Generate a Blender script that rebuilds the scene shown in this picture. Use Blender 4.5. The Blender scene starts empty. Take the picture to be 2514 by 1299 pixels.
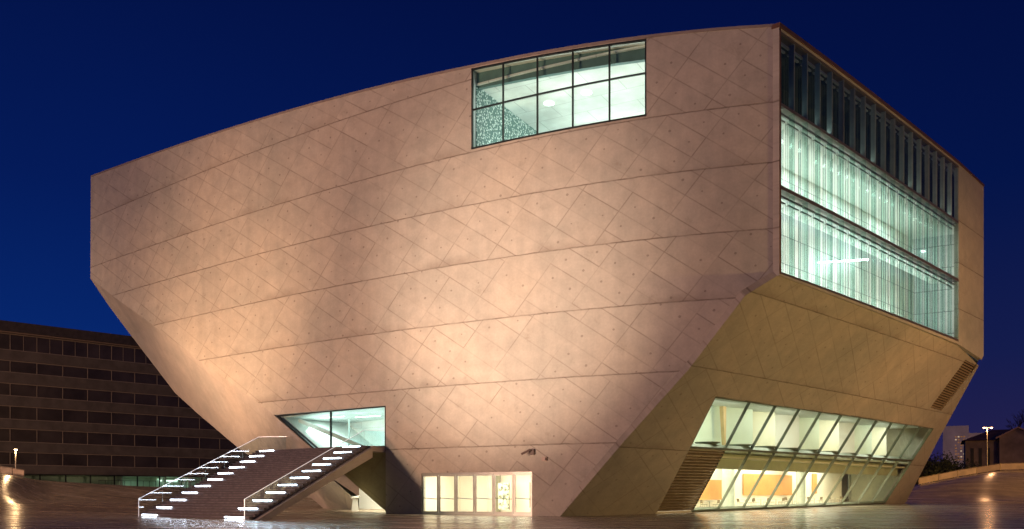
import bpy, bmesh, math, random
from mathutils import Vector, Matrix
from mathutils.geometry import tessellate_polygon
random.seed(7)
sc = bpy.context.scene
COL = sc.collection

# ------------------------------------------------------------------ camera
F, XC, Y0, EYE = 2236.0, 1257.0, 1217.0, 1.5
cd = bpy.data.cameras.new('camera'); cam = bpy.data.objects.new('camera', cd); COL.objects.link(cam)
cd.sensor_width = 36.0; cd.lens = 36.0 * F / 2514.0
cd.shift_y = (Y0 - 649.5) / 2514.0
cd.clip_start = 0.5; cd.clip_end = 6000
cam.location = (0, 0, EYE); cam.rotation_euler = (math.radians(90), 0, 0)
sc.camera = cam

# ------------------------------------------------------------------ night sky
w = bpy.data.worlds.new("World"); sc.world = w; w.use_nodes = True
nt = w.node_tree; nt.nodes.clear()
def wn(t, **k):
    n = nt.nodes.new(t)
    for a, b in k.items(): setattr(n, a, b)
    return n
tc = wn('ShaderNodeTexCoord'); sep = wn('ShaderNodeSeparateXYZ')
nt.links.new(tc.outputs['Generated'], sep.inputs[0])
def sky_ramp(stops):
    r = wn('ShaderNodeValToRGB'); e = r.color_ramp.elements
    e[0].position, e[0].color = stops[0][0], (*stops[0][1], 1)
    e[1].position, e[1].color = stops[-1][0], (*stops[-1][1], 1)
    for p, c in stops[1:-1]:
        n = e.new(p); n.color = (*c, 1)
    nt.links.new(sep.outputs[2], r.inputs[0]); return r
r1 = sky_ramp([(0.0, (0.004, 0.030, 0.16)), (0.10, (0.0018, 0.022, 0.155)), (0.17, (0.0010, 0.0155, 0.125)), (0.30, (0.0009, 0.009, 0.085)), (0.50, (0.0007, 0.0048, 0.050)), (1.0, (0.0005, 0.003, 0.03))])
r2 = sky_ramp([(0.0, (0.028, 0.012, 0.050)), (0.06, (0.013, 0.012, 0.062)), (0.14, (0.006, 0.010, 0.062)), (0.30, (0.0010, 0.0062, 0.056)), (0.50, (0.0006, 0.0035, 0.038)), (1.0, (0.0005, 0.003, 0.03))])
mr = wn('ShaderNodeMapRange'); mr.inputs['From Min'].default_value = -0.35; mr.inputs['From Max'].default_value = 0.45
nt.links.new(sep.outputs[0], mr.inputs['Value'])
mx = wn('ShaderNodeMix', data_type='RGBA')
nt.links.new(mr.outputs[0], mx.inputs[0]); nt.links.new(r1.outputs[0], mx.inputs[6]); nt.links.new(r2.outputs[0], mx.inputs[7])
sky = wn('ShaderNodeTexSky'); sky.sky_type = 'NISHITA'; sky.sun_disc = False
sky.sun_elevation = math.radians(-6); sky.sun_rotation = math.radians(300)
b1 = wn('ShaderNodeBackground'); b2 = wn('ShaderNodeBackground'); ad = wn('ShaderNodeAddShader'); out = wn('ShaderNodeOutputWorld')
nt.links.new(mx.outputs[2], b1.inputs[0]); b1.inputs[1].default_value = 1.15
nt.links.new(sky.outputs[0], b2.inputs[0]); b2.inputs[1].default_value = 0.05
nt.links.new(b1.outputs[0], ad.inputs[0]); nt.links.new(b2.outputs[0], ad.inputs[1]); nt.links.new(ad.outputs[0], out.inputs[0])

# ------------------------------------------------------------------ plan frames (surveyed from the photograph)
def vis(px, py, r):                      # a point seen at pixel (px, py) at distance r
    return Vector(((px - XC) / F * r, r, EYE + (Y0 - py) / F * r))
def bow(p):                              # the walls bow gently in plan
    r = math.hypot(p[0], p[1]); a = math.atan2(p[0], p[1])
    return Vector((r * a, r, p[2]))
Z = Vector((0, 0, 1))
class Frame:
    def __init__(s, o, eu, ev, n): s.o, s.eu, s.ev, s.n = o, eu, ev, n
    def __call__(s, u, w, h): return s.o + s.eu * u + s.ev * h + s.n * w
    def uv(s, P): d = P - s.o; return (d.dot(s.eu), d.dot(s.ev))
    def pix(s, px, py, w=0.0):           # (u, h) on the plane w behind the face, seen at the pixel
        a = (px - XC) / F; d = Vector((math.sin(a), math.cos(a), (Y0 - py) / F)); e = Vector((0, 0, EYE))
        o = s.o + s.n * w
        t = (o - e).dot(s.n) / d.dot(s.n)
        return s.uv(e + d * t)
azM = (2389 - XC) / F
nM = Vector((math.sin(azM), math.cos(azM), 0))
MP = Frame(nM * 59.2, Vector((math.cos(azM), -math.sin(azM), 0)), Z, nM)
azR = -0.675
nR = Vector((math.sin(azR), math.cos(azR), 0)); eR = Vector((math.cos(azR), -math.sin(azR), 0))
RP = Frame(nR * 34.2, eR, Z, nR)
uK, hK = RP.pix(1917, 672)
A = RP(uK, 0, hK)
ub, hb = MP.pix(1375, 1268); B = MP(ub, 0, hb)
nS = eR.cross(B - A).normalized()
if nS.dot(nR) < 0: nS.negate()
evS = nS.cross(eR)
if evS.z < 0: evS.negate()
SP = Frame(A.copy(), eR, evS.normalized(), nS)

# ------------------------------------------------------------------ mesh builder
class MB:
    def __init__(s): s.p = []
    def poly(s, pts): s.p.append([Vector(q) for q in pts]); return s
    def hexa(s, b, t):                   # b, t: four points each, same order
        s.poly(b[::-1]); s.poly(t)
        for i in range(len(b)):
            j = (i + 1) % len(b); s.poly([b[i], b[j], t[j], t[i]])
        return s
    def box(s, f, u0, u1, w0, w1, h0, h1):
        b = [f(u0, w0, h0), f(u1, w0, h0), f(u1, w1, h0), f(u0, w1, h0)]
        t = [f(u0, w0, h1), f(u1, w0, h1), f(u1, w1, h1), f(u0, w1, h1)]
        return s.hexa(b, t)
    def prism(s, f, pts, w0, w1):        # polygon in (u, h) given thickness
        return s.hexa([f(u, w0, h) for u, h in pts], [f(u, w1, h) for u, h in pts])
    def bar(s, f, p, q, wid, w0, w1):    # straight bar in the plane of a frame, p and q are (u, h)
        p, q = Vector(p), Vector(q); d = (q - p).normalized(); n = Vector((-d.y, d.x)) * wid / 2
        return s.prism(f, [p + n, q + n, q - n, p - n], w0, w1)
    def beam(s, P, Q, a, b, up=Z):       # box section a x b between two points
        P, Q = Vector(P), Vector(Q); d = (Q - P).normalized(); x = d.cross(up)
        if x.length < 1e-4: x = Vector((1, 0, 0))
        x.normalize(); y = x.cross(d); x = x * a / 2; y = y * b / 2
        return s.hexa([P + x + y, P + x - y, P - x - y, P - x + y], [Q + x + y, Q + x - y, Q - x - y, Q - x + y])
    def tube(s, P, Q, r0, r1=None, n=10):
        r1 = r0 if r1 is None else r1
        P, Q = Vector(P), Vector(Q); d = (Q - P).normalized(); x = d.orthogonal().normalized(); y = d.cross(x)
        c = [(math.cos(i * 2 * math.pi / n), math.sin(i * 2 * math.pi / n)) for i in range(n)]
        return s.hexa([P + (x * a + y * b) * r0 for a, b in c], [Q + (x * a + y * b) * r1 for a, b in c])
    def slab(s, f, outer, holes, w0, w1):
        loops = [[Vector((u, h, 0)) for u, h in L] for L in [outer] + holes]
        flat = [v for L in loops for v in L]
        for tri in tessellate_polygon(loops):
            for ww in (w0, w1): s.poly([f(flat[i].x, ww, flat[i].y) for i in tri])
        for L in loops:
            for i in range(len(L)):
                a, b = L[i], L[(i + 1) % len(L)]
                s.poly([f(a.x, w0, a.y), f(b.x, w0, b.y), f(b.x, w1, b.y), f(a.x, w1, a.y)])
        return s
    def build(s, name, m, parent=None, bend=True, frame=None, step=2.5, smooth=False, cut=True):
        bm = bmesh.new()
        for p in s.p:
            try: bm.faces.new([bm.verts.new(q) for q in p])
            except ValueError: pass
        bmesh.ops.remove_doubles(bm, verts=bm.verts, dist=1e-4)
        bmesh.ops.recalc_face_normals(bm, faces=bm.faces)
        if bend and cut:
            for ax in (0, 1):
                lo = min(v.co[ax] for v in bm.verts); hi = max(v.co[ax] for v in bm.verts)
                if hi - lo < step * 1.6: continue
                k = math.ceil(lo / step + 1e-6)
                while k * step < hi - 1e-3:
                    co = Vector((0, 0, 0)); co[ax] = k * step; no = Vector((0, 0, 0)); no[ax] = 1
                    bmesh.ops.bisect_plane(bm, geom=bm.verts[:] + bm.edges[:] + bm.faces[:], plane_co=co, plane_no=no, dist=1e-5)
                    k += 1
        if frame:
            ul = bm.loops.layers.uv.new('UVMap')
            for fc in bm.faces:
                for l in fc.loops: l[ul].uv = frame.uv(l.vert.co)
        if bend:
            for v in bm.verts: v.co = bow(v.co)
        if smooth:
            for fc in bm.faces: fc.smooth = True
        me = bpy.data.meshes.new(name); bm.to_mesh(me); bm.free()
        me.materials.append(m)
        o = bpy.data.objects.new(name, me); COL.objects.link(o)
        if parent:
            o.parent = parent; o.matrix_parent_inverse = parent.matrix_basis.inverted()
        return o
def tag(o, label=None, cat=None, group=None, kind=None):
    if label: o['label'] = label
    if cat: o['category'] = cat
    if group: o['group'] = group
    if kind: o['kind'] = kind
    return o
def thing(name, label, cat, loc=(0, 0, 0), group=None):
    o = bpy.data.objects.new(name, None); COL.objects.link(o); o.location = loc; o.empty_display_size = 0.5
    return tag(o, label, cat, group)

# ------------------------------------------------------------------ materials
def mat(name):
    m = bpy.data.materials.new(name); m.use_nodes = True
    n = m.node_tree; n.nodes.clear()
    return m, n
def N(n, t, ins=None, **k):
    x = n.nodes.new(t)
    for a, b in k.items(): setattr(x, a, b)
    for i, v in (ins or {}).items():
        if hasattr(v, 'is_linked') or isinstance(v, bpy.types.NodeSocket): n.links.new(v, x.inputs[i])
        else: x.inputs[i].default_value = v
    return x
def M_(n, op, a, b=0.0, c=0.0):
    x = N(n, 'ShaderNodeMath', {0: a, 1: b, 2: c}, operation=op); return x.outputs[0]
def finish(n, sh):
    o = n.nodes.new('ShaderNodeOutputMaterial'); n.links.new(sh, o.inputs[0])
def noise(n, vec, scale, detail=4, rough=0.55):
    return N(n, 'ShaderNodeTexNoise', {'Vector': vec, 'Scale': scale, 'Detail': detail, 'Roughness': rough}).outputs['Fac']
def ramp(n, fac, stops):
    r = N(n, 'ShaderNodeValToRGB', {0: fac}); e = r.color_ramp.elements
    g = lambda c: (c, c, c, 1) if not isinstance(c, tuple) else (*c, 1)
    e[0].position, e[0].color = stops[0][0], g(stops[0][1]); e[1].position, e[1].color = stops[-1][0], g(stops[-1][1])
    for p, c in stops[1:-1]: q = e.new(p); q.color = g(c)
    return r.outputs[0]
def mixc(n, fac, a, b, mode='MIX'):
    x = N(n, 'ShaderNodeMix', data_type='RGBA', blend_type=mode)
    for i, v in ((0, fac), (6, a), (7, b)):
        if isinstance(v, bpy.types.NodeSocket): n.links.new(v, x.inputs[i])
        else: x.inputs[i].default_value = (*v, 1) if isinstance(v, tuple) else v
    return x.outputs[2]
def simple(name, col, rough=0.6, metal=0.0, vary=0.12, scale=1.5, emit=None, spec=0.5):
    m, n = mat(name)
    t = N(n, 'ShaderNodeTexCoord')
    f = noise(n, t.outputs['Object'], scale, 5)
    dark = tuple(c * (1 - vary) for c in col); light = tuple(min(1, c * (1 + vary)) for c in col)
    c = ramp(n, f, [(0.3, dark), (0.7, light)])
    b = N(n, 'ShaderNodeBsdfPrincipled', {'Base Color': c, 'Roughness': rough, 'Metallic': metal, 'Specular IOR Level': spec})
    if emit:
        b.inputs['Emission Color'].default_value = (*emit[0], 1); b.inputs['Emission Strength'].default_value = emit[1]
    finish(n, b.outputs[0]); return m
def emitter(name, col, s):
    m, n = mat(name); e = N(n, 'ShaderNodeEmission', {'Color': (*col, 1), 'Strength': s}); finish(n, e.outputs[0]); return m
def glass(name, tint=(0.86, 0.96, 0.92), refl=1.0, rough=0.02, facing=None):
    m, n = mat(name)
    tr = N(n, 'ShaderNodeBsdfTransparent', {'Color': (*tint, 1)})
    gl = N(n, 'ShaderNodeBsdfGlossy', {'Color': (1, 1, 1, 1), 'Roughness': rough})
    if facing:
        lw = N(n, 'ShaderNodeLayerWeight', {'Blend': 0.35})
        c = ramp(n, lw.outputs['Facing'], facing); n.links.new(c, tr.inputs[0])
    fr = N(n, 'ShaderNodeFresnel', {'IOR': 1.45})
    geo = N(n, 'ShaderNodeNewGeometry')
    f = M_(n, 'MULTIPLY', M_(n, 'MULTIPLY', fr.outputs[0], refl), M_(n, 'SUBTRACT', 1.0, geo.outputs['Backfacing']))
    mx = N(n, 'ShaderNodeMixShader', {0: f, 1: tr.outputs[0], 2: gl.outputs[0]})
    finish(n, mx.outputs[0]); return m

def concrete(name, base=(0.50, 0.47, 0.41), joints=(), lines=1.0, vert=None, holes=1.0, stain=1.0, offset=(0, 0)):
    """board marked concrete: horizontal pour joints, skewed formwork seams, tie holes, stains; UV in metres"""
    m, n = mat(name)
    uv = N(n, 'ShaderNodeUVMap').outputs[0]
    uv = N(n, 'ShaderNodeVectorMath', {0: uv, 1: (offset[0], offset[1], 0)}, operation='ADD').outputs[0]
    s = N(n, 'ShaderNodeSeparateXYZ', {0: uv}); U, H = s.outputs[0], s.outputs[1]
    n1 = noise(n, uv, 0.13, 5, 0.6); n2 = noise(n, uv, 0.9, 6, 0.62); n3 = noise(n, uv, 6.0, 5, 0.6); n4 = noise(n, uv, 0.35, 3)
    wob = M_(n, 'MULTIPLY', M_(n, 'SUBTRACT', noise(n, uv, 1.2, 4), 0.5), 0.10)
    # bands between pour joints
    band = None; jl = None; soft = None
    Hw = M_(n, 'ADD', H, wob)
    for j in joints:
        st = M_(n, 'GREATER_THAN', H, j)
        d = M_(n, 'ABSOLUTE', M_(n, 'SUBTRACT', Hw, j))
        line = M_(n, 'SUBTRACT', 1.0, M_(n, 'SMOOTH_MIN', M_(n, 'DIVIDE', d, 0.075), 1.0, 0.1))
        ab = M_(n, 'SUBTRACT', H, j)        # stain lies just above the joint
        sf = M_(n, 'MULTIPLY', M_(n, 'GREATER_THAN', ab, 0.0), M_(n, 'MAXIMUM', 0.0, M_(n, 'SUBTRACT', 1.0, M_(n, 'DIVIDE', ab, 0.75))))
        band = st if band is None else M_(n, 'ADD', band, st)
        jl = line if jl is None else M_(n, 'MAXIMUM', jl, line)
        soft = sf if soft is None else M_(n, 'MAXIMUM', soft, sf)
    if band is None: band = 0.0; jl = 0.0; soft = 0.0
    # skewed grid
    a1, a2 = math.radians(-33.6), math.radians(48.6)
    det = math.cos(a1) * math.sin(a2) - math.sin(a1) * math.cos(a2)
    def lin(x, y): return M_(n, 'ADD', M_(n, 'MULTIPLY', U, x), M_(n, 'MULTIPLY', H, y))
    off = M_(n, 'MULTIPLY', band, 1.37)
    ga = M_(n, 'DIVIDE', M_(n, 'ADD', lin(math.sin(a2) / det, -math.cos(a2) / det), M_(n, 'ADD', off, 0.6)), 3.33)
    gb = M_(n, 'DIVIDE', M_(n, 'ADD', lin(-math.sin(a1) / det, math.cos(a1) / det), M_(n, 'ADD', M_(n, 'MULTIPLY', off, 0.61), 0.2)), 1.61)
    def grid(g, size, wid):
        d = M_(n, 'MULTIPLY', M_(n, 'ABSOLUTE', M_(n, 'SUBTRACT', g, M_(n, 'ROUND', g))), size)
        return M_(n, 'SUBTRACT', 1.0, M_(n, 'MINIMUM', M_(n, 'DIVIDE', d, wid), 1.0))
    seg = N(n, 'ShaderNodeCombineXYZ', {0: M_(n, 'FLOOR', ga), 1: M_(n, 'ROUND', gb), 2: band}).outputs[0]
    segB = N(n, 'ShaderNodeCombineXYZ', {0: M_(n, 'ROUND', ga), 1: M_(n, 'FLOOR', gb), 2: M_(n, 'ADD', band, 9.3)}).outputs[0]
    wa = N(n, 'ShaderNodeTexWhiteNoise', {0: seg}).outputs[0]; wb = N(n, 'ShaderNodeTexWhiteNoise', {0: segB}).outputs[0]
    fade = ramp(n, n4, [(0.30, 0.45), (0.55, 1.0)])
    la = M_(n, 'MULTIPLY', grid(gb, 1.61, 0.065), M_(n, 'POWER', wa, 0.55))
    lb = M_(n, 'MULTIPLY', grid(ga, 3.33, 0.065), M_(n, 'POWER', wb, 0.55))
    ll = M_(n, 'MULTIPLY', M_(n, 'MAXIMUM', la, lb), fade)
    cell = N(n, 'ShaderNodeCombineXYZ', {0: M_(n, 'FLOOR', ga), 1: M_(n, 'FLOOR', gb), 2: band}).outputs[0]
    tone = N(n, 'ShaderNodeTexWhiteNoise', {0: cell}).outputs[0]
    # tie holes
    ha = M_(n, 'MULTIPLY', M_(n, 'SUBTRACT', M_(n, 'FRACT', M_(n, 'MULTIPLY', ga, 2.0)), 0.5), 1.66)
    hb_ = M_(n, 'MULTIPLY', M_(n, 'SUBTRACT', M_(n, 'FRACT', gb), 0.5), 1.61)
    hc = N(n, 'ShaderNodeCombineXYZ', {0: M_(n, 'FLOOR', M_(n, 'MULTIPLY', ga, 2.0)), 1: M_(n, 'FLOOR', gb), 2: band}).outputs[0]
    hr = N(n, 'ShaderNodeTexWhiteNoise', {0: hc}).outputs[0]
    hd = M_(n, 'SQRT', M_(n, 'ADD', M_(n, 'MULTIPLY', ha, ha), M_(n, 'MULTIPLY', hb_, hb_)))
    dot = M_(n, 'MULTIPLY', M_(n, 'LESS_THAN', hd, M_(n, 'ADD', 0.02, M_(n, 'MULTIPLY', hr, 0.08))), M_(n, 'GREATER_THAN', hr, 0.45))
    col = ramp(n, n1, [(0.28, (base[0] * .80, base[1] * .84, base[2] * .86)), (0.5, base), (0.72, (base[0] * 1.12, base[1] * 1.08, base[2] * 1.04))])
    col = mixc(n, 1.0, col, ramp(n, n2, [(0.25, 0.84), (0.72, 1.09)]), 'MULTIPLY')
    col = mixc(n, 1.0, col, ramp(n, n3, [(0.2, 0.90), (0.8, 1.06)]), 'MULTIPLY')
    # rain streaks running down
    sv = N(n, 'ShaderNodeMapping', {0: uv}); sv.inputs['Scale'].default_value = (1.3, 0.12, 1)
    col = mixc(n, 1.0, col, ramp(n, noise(n, sv.outputs[0], 1.0, 5), [(0.3, 0.94), (0.6, 1.02)]), 'MULTIPLY')
    col = mixc(n, 0.5, col, ramp(n, tone, [(0.0, 0.93), (1.0, 1.05)]), 'MULTIPLY')
    bl = ramp(n, noise(n, uv, 0.55, 6, 0.7), [(0.60, 0.0), (0.76, 0.45)])
    col = mixc(n, M_(n, 'MULTIPLY', bl, stain), col, (0.20, 0.165, 0.13))
    sm = M_(n, 'MULTIPLY', soft, M_(n, 'MULTIPLY', ramp(n, noise(n, uv, 0.22, 4), [(0.45, 0.0), (0.66, 1.0)]), 0.42 * stain))
    col = mixc(n, sm, col, (0.17, 0.13, 0.10))
    col = mixc(n, M_(n, 'MULTIPLY', ll, 0.56 * lines), col, (0.12, 0.085, 0.065))
    col = mixc(n, M_(n, 'MULTIPLY', jl, M_(n, 'ADD', 0.35, M_(n, 'MULTIPLY', ramp(n, n2, [(0.35, 0.0), (0.6, 1.0)]), 0.5))), col, (0.10, 0.07, 0.05))
    col = mixc(n, M_(n, 'MULTIPLY', dot, 0.42 * holes), col, (0.10, 0.07, 0.06))
    ht = M_(n, 'SUBTRACT', M_(n, 'MULTIPLY', n3, 0.25), M_(n, 'MAXIMUM', jl, M_(n, 'MAXIMUM', M_(n, 'MULTIPLY', ll, 0.6), dot)))
    bp = N(n, 'ShaderNodeBump', {'Strength': 0.35, 'Distance': 0.03, 'Height': ht})
    b = N(n, 'ShaderNodeBsdfPrincipled', {'Base Color': col, 'Roughness': ramp(n, n2, [(0.3, 0.55), (0.7, 0.8)]), 'Specular IOR Level': 0.35, 'Normal': bp.outputs[0]})
    finish(n, b.outputs[0]); return m

JM = (5.23, 10.03, 14.8, 19.3, 23.7, 27.7, 33.25)
def vS(h): return (h - SP.o.z) / SP.ev.z
mWall = concrete('board_marked_concrete', joints=JM)
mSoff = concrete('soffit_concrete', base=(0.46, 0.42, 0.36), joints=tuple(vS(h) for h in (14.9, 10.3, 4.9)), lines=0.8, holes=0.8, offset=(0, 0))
mSide = concrete('side_concrete', joints=(5.23, 10.03, 14.8, 19.3, 23.7, 27.7), lines=0.3, holes=0.2)
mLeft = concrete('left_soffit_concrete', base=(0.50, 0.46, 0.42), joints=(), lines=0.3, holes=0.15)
mRoof = simple('roof_metal', (0.30, 0.26, 0.24), 0.6, 0.1)
mFrame = simple('dark_window_frame', (0.045, 0.055, 0.05), 0.4, 0.6)
mAlu = simple('aluminium_frame', (0.42, 0.44, 0.42), 0.35, 0.8)
mBronze = simple('bronze_trim', (0.26, 0.14, 0.08), 0.45, 0.6)
mWhite = simple('white_interior', (0.80, 0.82, 0.78), 0.7, vary=0.05, scale=0.3)
mWarm = simple('warm_interior', (0.82, 0.78, 0.66), 0.7, vary=0.06, scale=0.4)
mDarkRoom = simple('dark_interior', (0.05, 0.06, 0.055), 0.8)
mLouver = simple('louver_slats', (0.42, 0.33, 0.22), 0.5, 0.5)
mBlack = simple('black_void', (0.015, 0.013, 0.012), 0.9)
gWin = glass('window_glass', (0.90, 0.97, 0.95))
gDoor = glass('door_glass', (0.98, 0.98, 0.95))
gCafe = glass('inclined_glass', (0.94, 0.98, 0.93), refl=0.8)
gCurt = glass('curtain_glass', (0.92, 0.97, 0.955), refl=0.7)
gCorr = glass('corrugated_glass', refl=0.2, rough=0.08, facing=[(0.0, (0.97, 0.99, 0.985)), (0.45, (0.94, 0.975, 0.965)), (0.66, (0.40, 0.50, 0.48)), (0.85, (0.13, 0.19, 0.18)), (1.0, (0.05, 0.09, 0.09))])
gBal = glass('balustrade_glass', (0.86, 0.93, 0.94), refl=1.15, rough=0.01)
gFin = glass('clear_fin', (0.86, 0.94, 0.92), refl=1.0, rough=0.05)
mFin2 = glass('pale_glass_fin', refl=0.8, rough=0.1, facing=[(0.0, (0.80, 0.90, 0.87)), (0.6, (0.66, 0.78, 0.75)), (1.0, (0.30, 0.42, 0.40))])
mFin = simple('glass_fin', (0.33, 0.38, 0.36), 0.3, 0.1)

# ------------------------------------------------------------------ lights
def energy_light(kind, name, loc, aim, e, col, **k):
    d = bpy.data.lights.new(name, kind); d.energy = e; d.color = col
    for a, b in k.items(): setattr(d, a, b)
    o = bpy.data.objects.new(name, d); COL.objects.link(o); o.location = loc
    if aim is not None: o.rotation_euler = (Vector(aim) - Vector(loc)).to_track_quat('-Z', 'Y').to_euler()
    return o
ORANGE = (1.0, 0.60, 0.36); PINK = (1.0, 0.66, 0.50)
def wallpt(px, py): u, h = MP.pix(px, py); return bow(MP(u, 0, h))
def front(px, d, z):                       # a floodlight d metres in front of the main wall
    u, h = MP.pix(px, 1000); return bow(MP(u, -d, z))
# concentrated floodlights on the main wall
energy_light('SPOT', 'floodlight', front(1250, 33, 1.0), wallpt(1225, 735), 68000, (1.0, 0.70, 0.51), spot_size=math.radians(48), spot_blend=1.0, shadow_soft_size=0.4)
energy_light('SPOT', 'floodlight', front(600, 26, 1.0), wallpt(545, 790), 40000, (1.0, 0.59, 0.34), spot_size=math.radians(66), spot_blend=1.0, shadow_soft_size=1.2)
energy_light('SPOT', 'floodlight', front(470, 20, 0.4), vis(520, 1000, 96), 16000, (1.0, 0.58, 0.33), spot_size=math.radians(60), spot_blend=1.0, shadow_soft_size=1.0)  # extra low spot added to brighten the left soffit
energy_light('SPOT', 'floodlight', front(1120, 46, 1.0), wallpt(980, 610), 27000, (1.0, 0.58, 0.35), spot_size=math.radians(74), spot_blend=1.0, shadow_soft_size=1.5)
# broad wash
energy_light('SPOT', 'wash_light', (-62, 4, 6), wallpt(740, 540), 134000, (1.0, 0.56, 0.37), spot_size=math.radians(112), spot_blend=0.6, shadow_soft_size=2.0)
energy_light('SPOT', 'plaza_fill', (-70, 38, 24), (-46, 74, 0), 38000, (1.0, 0.58, 0.30), spot_size=math.radians(80), spot_blend=1.0, shadow_soft_size=1.5)  # unseen spots added to brighten and warm the paving
energy_light('SPOT', 'plaza_fill', (70, 34, 24), (54, 85, 0), 24000, (1.0, 0.60, 0.28), spot_size=math.radians(70), spot_blend=1.0, shadow_soft_size=1.5)
# unseen warm spots added to brighten the end wall and leaning soffit
energy_light('SPOT', 'warm_fill_spot', (75, 45, 9), vis(2250, 930, 96), 28000, (1.0, 0.46, 0.16), spot_size=math.radians(55), spot_blend=0.9, shadow_soft_size=3.0)
energy_light('SPOT', 'warm_fill_spot', (58, 36, 0.8), vis(1990, 960, 76), 52000, (1.0, 0.62, 0.21), spot_size=math.radians(85), spot_blend=1.0, shadow_soft_size=1.5)

# ------------------------------------------------------------------ ground
def lerp(a, b, t): return a + (b - a) * t
def sstep(a, b, x):
    t = min(1, max(0, (x - a) / (b - a))); return t * t * (3 - 2 * t)
def interp(x, pts):
    if x <= pts[0][0]: return pts[0][1]
    for (a, p), (b, q) in zip(pts, pts[1:]):
        if x <= b: return lerp(p, q, (x - a) / (b - a))
    return pts[-1][1]
def ground(X, Y):
    px = X / max(Y, 25) * F + XC
    sl = interp(px, [(200, 0.034), (420, 0.030), (720, 0.016)])
    d = max(0, Y - 67); base = sl * min(d, 60)
    base = sl * (math.sqrt(d * d + 16) - 4 if d > 0 else 0) if d < 60 else sl * 56.2
    top = interp(px, [(-900, 5.0), (-60, 4.6), (0, 4.25), (60, 3.75), (100, 3.42), (200, 3.15), (345, 2.7), (700, 2.3), (900, 1.9), (2200, 2.2), (2257, 3.05), (2351, 4.1), (2400, 4.55), (2456, 5.0), (2514, 5.05), (3200, 5.6)])
    y0 = interp(px, [(-200, 82), (20, 88), (110, 100), (400, 101), (900, 125), (2100, 125), (2200, 112), (2600, 108), (3200, 90)])
    y1 = y0 + interp(px, [(20, 24), (110, 17), (2200, 17)])
    t = sstep(y0, y1, Y)
    return lerp(base, max(base, top), t)
def axis(lo, hi, flo, fhi, fine):
    a = []; x = flo
    while x <= fhi: a.append(x); x += fine
    s = fine; x = flo
    while x > lo: s *= 1.5; x -= s; a.insert(0, x)
    s = fine; x = a[-1]
    while x < hi: s *= 1.5; x += s; a.append(x)
    return a
def travertine():
    m, n = mat('travertine_paving')
    t = N(n, 'ShaderNodeTexCoord').outputs['Object']
    rot = N(n, 'ShaderNodeMapping', {0: t}); rot.inputs['Rotation'].default_value = (0, 0, math.radians(29))
    p = rot.outputs[0]
    n1 = noise(n, p, 0.07, 5); n2 = noise(n, p, 0.7, 6, 0.6); n3 = noise(n, p, 5, 5)
    st = N(n, 'ShaderNodeMapping', {0: p}); st.inputs['Scale'].default_value = (0.05, 0.9, 1)
    n4 = noise(n, st.outputs[0], 1.0, 5, 0.65)
    br = N(n, 'ShaderNodeTexBrick', {'Vector': p, 'Color1': (1, 1, 1, 1), 'Color2': (0.80, 0.80, 0.80, 1), 'Mortar': (0.45, 0.45, 0.45, 1), 'Scale': 1.0, 'Mortar Size': 0.008, 'Brick Width': 1.5, 'Row Height': 0.75})
    c = ramp(n, n1, [(0.3, (0.36, 0.28, 0.20)), (0.7, (0.50, 0.40, 0.29))])
    c = mixc(n, 1.0, c, ramp(n, n2, [(0.3, 0.80), (0.7, 1.12)]), 'MULTIPLY')
    c = mixc(n, 1.0, c, ramp(n, n4, [(0.3, 0.66), (0.66, 1.12)]), 'MULTIPLY')
    c = mixc(n, 1.0, c, br.outputs[0], 'MULTIPLY')
    ro = M_(n, 'ADD', ramp(n, n4, [(0.32, 0.13), (0.68, 0.30)]), M_(n, 'MULTIPLY', n3, 0.05))
    hgt = M_(n, 'ADD', M_(n, 'MULTIPLY', n2, 0.5), M_(n, 'ADD', M_(n, 'MULTIPLY', n3, 0.06), M_(n, 'MULTIPLY', br.outputs[1], -0.10)))
    bp = N(n, 'ShaderNodeBump', {'Strength': 0.16, 'Distance': 0.05, 'Height': hgt})
    b = N(n, 'ShaderNodeBsdfPrincipled', {'Base Color': c, 'Roughness': ro, 'Specular IOR Level': 0.5, 'Normal': bp.outputs[0]})
    finish(n, b.outputs[0]); return m
def build_ground():
    xs = axis(-3500, 3500, -110, 130, 2.0); ys = [-80, -30, 0, 15, 30] + axis(36, 3500, 38, 190, 1.6)[1:]
    ys = sorted(set(ys))
    me = bpy.data.meshes.new('plaza_ground')
    v = [(x, y, ground(x, y)) for y in ys for x in xs]
    nx = len(xs); f = [(j * nx + i, j * nx + i + 1, (j + 1) * nx + i + 1, (j + 1) * nx + i) for j in range(len(ys) - 1) for i in range(nx - 1)]
    me.from_pydata(v, [], f); me.materials.append(travertine())
    for p in me.polygons: p.use_smooth = True
    o = bpy.data.objects.new('ground', me); COL.objects.link(o); tag(o, 'polished travertine plaza rising into mounds at both sides', kind='structure')
build_ground()

# ------------------------------------------------------------------ concert hall
hall = thing('concert_hall', 'huge faceted pale concrete concert hall with lit windows and a glazed end', 'concert hall', bow(MP(-35, 0, 0)))
mp = lambda x, y, w=0: MP.pix(x, y, w)
rp = lambda x, y, w=0: RP.pix(x, y, w)
sp = lambda x, y, w=0: SP.pix(x, y, w)
uC = mp(1912, 300)[0]                      # the tall corner
TH = 0.55
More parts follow.
